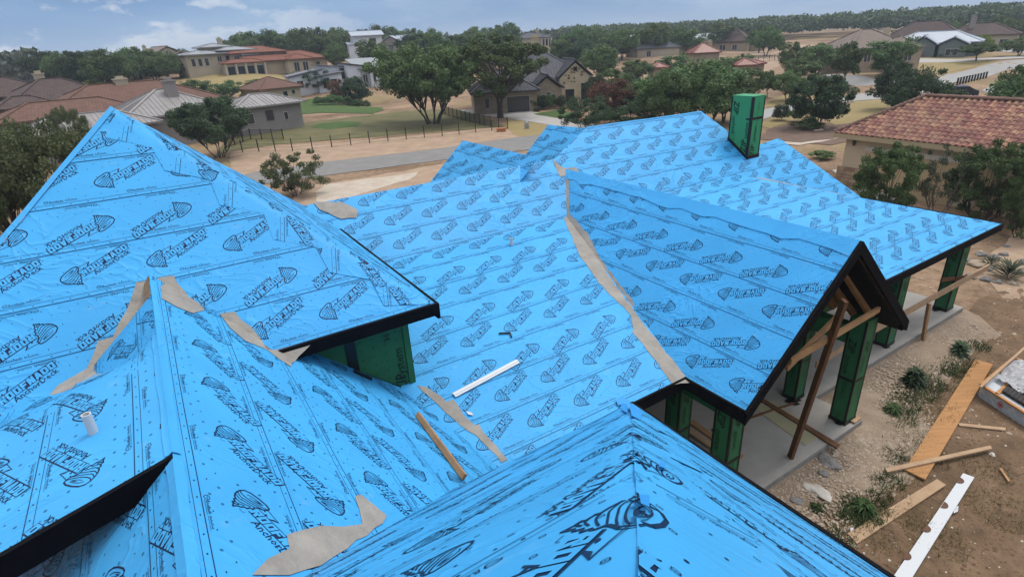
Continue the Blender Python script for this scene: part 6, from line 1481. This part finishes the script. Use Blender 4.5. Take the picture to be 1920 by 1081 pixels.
# offcut at the slab corner
mb = MB(); mb.prism([HP(18.45, 7.40, SLZ+.02), HP(18.9, 7.40, SLZ+.02), HP(18.9, 7.6, SLZ+.02), HP(18.45, 7.6, SLZ+.02)], (0, 0, .05)); tag(mb.build('corner_offcut', M_WOODL), 'pale wood offcut at the slab corner beside the nearest column', 'offcut')
# ------------------------------------------------------------------ rocks
M_ROCK = mat('grey_limestone', (.22, .21, .20), rough=.95, noise=(3, 1), col2=(.12, .115, .11), bump=(9, .8), detail=9); M_ROCKT = mat('tan_limestone', (.36, .29, .21), rough=.95, noise=(3, 1), col2=(.24, .19, .14), bump=(9, .8)); M_ROCKW = mat('white_limestone', (.50, .47, .42), rough=.95, noise=(3, 1), col2=(.36, .33, .29), bump=(9, .8))
def rock_mesh(seed, m):
    rg = random.Random(seed); bm = bmesh.new(); bmesh.ops.create_icosphere(bm, subdivisions=3, radius=1); ph = [rg.uniform(0, 6) for _ in range(9)]
    for v in bm.verts:
        c = v.co; k = 1+.22*math.sin(2.1*c.x+ph[0])*math.sin(1.7*c.y+ph[1])+.13*math.sin(4*c.y+ph[2])+.10*math.sin(5*c.z+ph[3])*math.sin(4*c.x+ph[4])+.05*math.sin(9*c.x+ph[5])+.05*math.sin(10*c.y+8*c.z+ph[6]); v.co = c*k
        v.co.z *= .55
    me = bpy.data.meshes.new('rock'); bm.to_mesh(me); bm.free(); me.materials.append(m); return me
RK = [rock_mesh(i, (M_ROCK, M_ROCKT, M_ROCKW)[i % 3]) for i in range(6)]
def rock(px, py, s, k, label, sx=1.0, rz=0, group=None, sink=.15):
    s = s*.72
    p = gp(px, py); o = bpy.data.objects.new('rock', RK[k]); COL.objects.link(o); z_ = p.z
    ab = (Vector((p.x, p.y, 0)).dot(Av)/K, Vector((p.x, p.y, 0)).dot(Bv)/K); 
    if 4 < ab[0] < 31 and ab[1] > np.interp(ab[0], [4, 20, 31], [3.5, 5.4, 7.2]): z_ += .08
    o.location = (p.x, p.y, z_+s*.2); o.scale = (s*sx, s, s*(.45 if 'white stone patch' in label else .9)); o.rotation_euler = (0, 0, rz); return tag(o, label, 'rock', group)
rock(1551, 873, .30, 0, 'dark pitted grey boulder beside the slab edge', 1.5, 1.9); rock(1541, 893, .20, 3, 'brownish grey stone touching the dark boulder'); rock(1564, 852, .17, 1, 'small tan stone above the dark boulder', 1.3)
rock(1608, 832, .19, 4, 'long tan stone near the slab corner', 1.6, .3); rock(1592, 829, .13, 1, 'tan stone tucked against the slab corner'); rock(1530, 926, .26, 2, 'flat white stone patch in the gravel', 1.7, 2.0); rock(1490, 944, .20, 3, 'grey stone half buried by the blue roof edge', 1.2)
rock(1666, 842, .16, 4, 'tan stone beside the weeds', 1.4, 1.2); rock(1860, 852, .10, 2, 'small pale stone near the wrapped pallet'); rock(1720, 706, .10, 2, 'white pebble stone by the dark weed')
rg = random.Random(44)
for i, (x_, y_, s) in enumerate(((1832, 497, .45), (1852, 505, .30), (1838, 478, .28), (1862, 484, .33), (1812, 488, .25), (1905, 508, .45), (1925, 495, .4), (1880, 478, .28), (1848, 525, .28), (1870, 530, .24), (1900, 532, .26), (1885, 462, .22), (1820, 520, .3))):
    rock(x_, y_, s, rg.choice((0, 3, 0, 1)), 'grey boulder in the rock pile around the spiky plant', rg.uniform(1, 1.5), rg.uniform(0, 3), 'boulders around the spiky plant')
for i in range(9): rock(1880+i*8+rg.uniform(-3, 3), 394+i*.8+rg.uniform(-2, 2), .28, rg.choice((0, 2, 2)), 'pale stone in the row beyond the junipers', 1.2, rg.uniform(0, 3), 'stones in the row beyond the junipers')
for i in range(6): rock(1533+rg.uniform(-36, 36)+20, 243+rg.uniform(-3, 5), .35, rg.choice((1, 4)), 'tan stone at the foot of the round cedar', 1.3, rg.uniform(0, 3), 'stones around the round cedar')
# loose gravel and chips: nobody could count them
def scatter(name, n, polyab, m, smin, smax, seed, zf):
    rng = np.random.default_rng(seed); T = tess(polyab if area(polyab) > 0 else polyab[::-1]); ar = np.array([abs(area(t_)) for t_ in T]); k = rng.choice(len(T), n, p=ar/ar.sum()); u = rng.uniform(size=(n, 2)); f = u.sum(1) > 1; u[f] = 1-u[f]
    Ta = np.array(T)[k]; P = Ta[:, 0]+u[:, :1]*(Ta[:, 1]-Ta[:, 0])+u[:, 1:]*(Ta[:, 2]-Ta[:, 0]); Z = zf(P); s = smin+(smax-smin)*rng.uniform(0, 1, n)**3
    base = np.array([(1, 0, 0), (0, 1, 0), (-1, 0, 0), (0, -1, 0), (0, 0, .7)]); V = rng.uniform(.6, 1.3, (n, 5, 3))*base[None]; th_ = rng.uniform(0, 6.28, n); c, s_ = np.cos(th_), np.sin(th_)
    X = V[..., 0]*c[:, None]-V[..., 1]*s_[:, None]; Yy = V[..., 0]*s_[:, None]+V[..., 1]*c[:, None]; V = np.stack([X, Yy, V[..., 2]], -1)*s[:, None, None]; V += np.concatenate([P, Z[:, None]], 1)[:, None, :]
    F = (np.array([(0, 1, 4), (1, 2, 4), (2, 3, 4), (3, 0, 4)])[None]+np.arange(n)[:, None, None]*5).reshape(-1, 3)
    me = bpy.data.meshes.new(name); nn = len(F); me.vertices.add(5*n); me.vertices.foreach_set('co', V.ravel()); me.loops.add(3*nn); me.loops.foreach_set('vertex_index', F.ravel()); me.polygons.add(nn); me.polygons.foreach_set('loop_start', np.arange(nn)*3); me.materials.append(m); me.update(calc_edges=True)
    o = bpy.data.objects.new(name, me); COL.objects.link(o); return tag(o, kind='stuff')
def abp(l): return [(HP(a, b, 0).x, HP(a, b, 0).y) for a, b in l]
def bank_z(P):
    aa = (P @ np.array([Av.x, Av.y]))/K; bb = (P @ np.array([Bv.x, Bv.y]))/K; lim = np.interp(aa, [4, 8, 13, 17, 20, 24, 28, 30.5, 32], [3.0, 3.8, 4.4, 5.0, 5.4, 6.8, 7.3, 7.2, 8.6]); edge = np.interp(aa, [0, 18.9, 19.0, 32], [7.38, 7.38, 9.13, 9.13])
    s = np.clip((bb-lim)/np.maximum(edge-lim, .3), 0, 1); s = s*s*(3-2*s); return .02+s*.16+0*aa
M_CHIP = mat('stone_chips', (.42, .35, .28), rough=.95, noise=(7, 1), col2=(.24, .18, .13)); M_CHIPD = mat('mulch_chips', (.15, .09, .055), rough=.95, noise=(7, 1), col2=(.08, .05, .03)); M_CHIPW = mat('pale_chips', (.48, .44, .38), rough=.95)
bank = abp([(5, 7.3), (5, 3.4), (13, 4.6), (20, 5.6), (24, 7.0), (30, 7.4), (31, 9.0), (19.1, 9.0), (19.1, 7.3)])
scatter('gravel', 16000, bank, M_CHIP, .012, .05, 1, bank_z); scatter('gravel', 500, bank, M_ROCKT, .04, .09, 2, bank_z)
yard = abp([(4, 4.5), (4, -3), (18, -4), (34, -2), (40, 8), (33, 9), (20, 5.6), (12, 4.6)])
gz_ = lambda P: hts(P[:, 0], P[:, 1])+.012
scatter('mulch_litter', 14000, yard, M_CHIPD, .015, .06, 3, gz_); scatter('stone_litter', 900, yard, M_CHIPW, .01, .035, 4, gz_); scatter('stone_litter', 1500, abp([(20, 5.6), (34, -2), (60, 0), (60, 16), (33, 14), (32, 8)]), M_CHIP, .02, .09, 5, gz_)
# ------------------------------------------------------------------ weeds, grass
def tufts(name, pts_px, n, H, m, seed, spread=.35, blade=.012):
    rng = np.random.default_rng(seed); V = []; 
    for (x_, y_, rad) in pts_px:
        c = gp(x_, y_); k = int(n*rad*rad*3)
        for _ in range(max(20, k)):
            a = rng.uniform(0, 6.28); q_ = rad*math.sqrt(rng.uniform()); bx_, by_ = c.x+q_*math.cos(a), c.y+q_*math.sin(a); t_ = rng.uniform(0, 6.28); h = H*rng.uniform(.4, 1.1); lx, ly = rng.normal(size=2)*spread*h; w = blade*rng.uniform(.7, 1.5)
            dx, dy = math.cos(t_)*w, math.sin(t_)*w; z = c.z+.02; V += [(bx_-dx, by_-dy, z), (bx_+dx, by_+dy, z), (bx_+lx+dx*.3, by_+ly+dy*.3, z+h), (bx_+lx-dx*.3, by_+ly-dy*.3, z+h)]
    V = np.array(V); return tag_o(mesh_quads(name, V, len(V)//4, m), name)
def tag_o(me, name): o = bpy.data.objects.new(name, me); COL.objects.link(o); return tag(o, kind='stuff')
L_WEED = leafmat('weed_leaves', (.075, .115, .035), (.035, .06, .02)); L_STRAW = leafmat('straw_blades', (.19, .16, .06), (.12, .10, .04))
tufts('weeds', [(1700, 690, .5), (1715, 735, .6), (1740, 720, .5), (1690, 760, .5), (1672, 780, .6), (1660, 850, .45), (1680, 860, .3), (1760, 690, .5), (1800, 680, .5), (1790, 700, .4), (1830, 650, .4), (1600, 950, .35), (1615, 970, .4), (1635, 960, .4), (1590, 975, .3), (1650, 930, .3), (1670, 905, .3), (1575, 1010, .3), (1565, 1030, .25), (1529, 955, .25), (1640, 900, .2)], 520, .14, L_WEED, 1, .6, .010)
tufts('dry_grass', [(1730, 760, .9), (1700, 820, .7), (1780, 720, .8), (1690, 880, .6), (1640, 1010, .5), (1740, 860, .5), (1820, 700, .6), (1850, 880, .6), (1880, 960, .7), (1700, 960, .5), (1760, 1010, .6)], 260, .10, L_STRAW, 2, .9, .007)
def leafy(px, py, H, n, ll, lw, m, label, seed, droop=.5, name='weed_plant', up=.7):
    p = gp(px, py); rg = random.Random(seed); e = empty(name, p, label, 'plant'); mb = MB()
    mb2 = MB(); mb2.tube([p, p+ZD*H*.5, p+ZD*H*.9], [.02, .016, .008], 6); mb2.build('stem', M_BARKL, e)
    for i in range(n):
        a = i*2.4+rg.uniform(-.3, .3); t_ = i/n; l_ = ll*(1.1-.6*t_)*rg.uniform(.8, 1.2); z0 = H*t_*.85; d_ = Vector((math.cos(a), math.sin(a), 0)); s_ = Vector((-d_.y, d_.x, 0)); u_ = up*(.3+.9*t_); c0 = p+ZD*z0; mid = c0+d_*l_*.5+ZD*l_*u_*.55; tip = c0+d_*l_+ZD*l_*(u_*.8-droop*.4)
        w_ = s_*lw*.5; q1 = c0+d_*l_*.22+ZD*l_*u_*.25
        b = len(mb.v); mb.v += [tuple(x) for x in (c0, q1-w_*.8, q1+w_*.8, mid-w_-ZD*.01, mid+w_-ZD*.01, mid+ZD*.012, tip)]; mb.f += [(b, b+1, b+5), (b, b+5, b+2), (b+1, b+3, b+5), (b+2, b+5, b+4), (b+3, b+6, b+5), (b+5, b+6, b+4)]; mb.m += [0]*6
    mb.build('leaves', m, e, kind='stuff'); return e
leafy(1711, 722, .55, 90, .42, .13, L_CEDAR, 'tall dark broad leaved weed on the gravel bank', 1); leafy(1797, 664, .45, 60, .38, .12, L_CEDAR, 'dark broad leaved weed higher up the gravel bank', 2); leafy(1672, 775, .30, 60, .35, .09, L_WEED, 'low spreading weed beside the gravel bank', 3, .9)
leafy(1529, 957, .2, 40, .22, .05, L_WEED, 'small green weed tuft near the white stone', 4, .9); leafy(1616, 958, .28, 70, .36, .07, L_WEED, 'low dark weed patch beside the short board', 5, .9); leafy(1888, 522, .5, 46, .95, .10, L_GREY, 'spiky agave like plant growing in the rock pile', 6, .1, 'agave', .9)
leafy(1855, 500, .35, 30, .6, .07, L_GREY, 'smaller spiky plant left of the large one', 7, .1, 'agave', .8)
# ------------------------------------------------------------------ wrapped pallet
c00, c10, c11, c01 = gplane(1833, 742, 0), gplane(1932, 808, 0), gplane(1990, 735, 0), gplane(1895, 690, 0)
PAL = empty('wrapped_pallet', c00, 'white wrapped pallet with an orange wooden frame and torn plastic on top', 'pallet')
M_WRAP = mat('white_wrap', (.50, .53, .56), rough=.35, spec=.5, noise=(5, 1), col2=(.38, .41, .45), bump=(9, .9)); M_CLEAR = mat('torn_plastic', (.62, .62, .64), rough=.3, spec=.5, noise=(6, 1), bump=(10, 1), trans=.3)
M_REDM = mat('red_print', (.45, .03, .05), rough=.6); M_FRAMEW = mat('orange_wood', (.48, .24, .09), rough=.8, noise=(5, 1), col2=(.33, .15, .06)); M_SHIN = mat('dark_shingle', (.05, .045, .045), rough=.9, noise=(9, 1))
hh = ZD*.36; mb = MB(); mb.hexa([c00, c10, c11, c01, c00+hh, c10+hh, c11+hh, c01+hh]); mb.build('wrapped_stack', M_WRAP, PAL)
def pb(s, t_, z): return c00.lerp(c10, s).lerp(c01.lerp(c11, s), t_)+ZD*z
for a, b in (((0, 0), (1, 0)), ((0, 0), (0, 1)), ((0, 1), (1, 1)), ((0, .5), (1, .5)), ((.3, 0), (.3, 1))):
    mb = MB(); mb.bar(pb(a[0], a[1], .39), pb(b[0], b[1], .39), .09, .05); mb.build('frame_board', M_FRAMEW, PAL)
for i in range(8):
    mb = MB(); s = .35+i*.07; mb.hexa([pb(s, .1, .38), pb(s+.06, .1, .38), pb(s+.06, .45, .38), pb(s, .45, .38), pb(s-.02, .1, .46), pb(s+.04, .1, .46), pb(s+.04, .45, .46), pb(s-.02, .45, .46)]); mb.build('shingle_bundle', M_SHIN, PAL)
rg = random.Random(8); mb = MB(); n = 12
g_ = [[pb(.1+.8*i/n, .25+.7*j/n, .44+.10*rg.random()+.10*math.exp(-((i-6)**2+(j-6)**2)/12)) for j in range(n+1)] for i in range(n+1)]
for i in range(n):
    for j in range(n): mb.poly([g_[i][j], g_[i+1][j], g_[i+1][j+1], g_[i][j+1]])
mb.build('plastic_sheet', M_CLEAR, PAL)
f_n = (c10-c00).normalized(); out_ = f_n.cross(ZD); 
if out_.dot(-c00) < 0: out_ = -out_
for s in (.42, .95):
    cc = c00.lerp(c10, s)+ZD*.18+out_*.008; mb = MB()
    P_ = [(cc+f_n*(.09*math.cos(2*math.pi*k/20))+ZD*(.09*math.sin(2*math.pi*k/20)), cc+f_n*(.07*math.cos(2*math.pi*k/20))+ZD*(.07*math.sin(2*math.pi*k/20))) for k in range(21)]
    for a, b in zip(P_, P_[1:]): mb.poly([a[0], b[0], b[1], a[1]])
    mb.poly([cc+f_n*(.055*math.cos(2*math.pi*k/12))+ZD*(.04*math.sin(2*math.pi*k/12)) for k in range(12)]); mb.build('round_logo', M_REDM, PAL)
a = gplane(1838, 726, .5); b = gplane(1935, 640, .75); stick(a, b, .06, .06, M_WOODL, 'pale_pole', 'pale pole leaning across the wrapped pallet', 'pole')
plank(((1797, 792), (1799, 797), (1885, 806), (1886, 801)), .03, .03, M_WOODL, 'thin_lath', 'thin pale lath lying below the wrapped pallet', 'lath')
plank(((1874, 878), (1878, 876), (1894, 900), (1891, 902)), .03, .02, M_WOOD, 'yellow_lath', 'tiny yellow lath lying on the bare soil', 'lath')
mb = MB(); P_ = [gplane(x, y, .05+.03*(i % 2)) for i, (x, y) in enumerate(((1789, 950), (1797, 948), (1796, 958), (1788, 962)))]; mb.prism(P_, (0, 0, .01)); tag(mb.build('paper_scrap', M_WHITE), 'white scrap beside the white trim board', 'scrap')
mb = MB(); P_ = [gplane(x, y, .06) for x, y in ((1594, 990), (1600, 988), (1601, 998), (1595, 1000))]; mb.prism(P_, (0, 0, .01)); tag(mb.build('paper_scrap', M_WHITE), 'white scrap at the end of the short board', 'scrap')
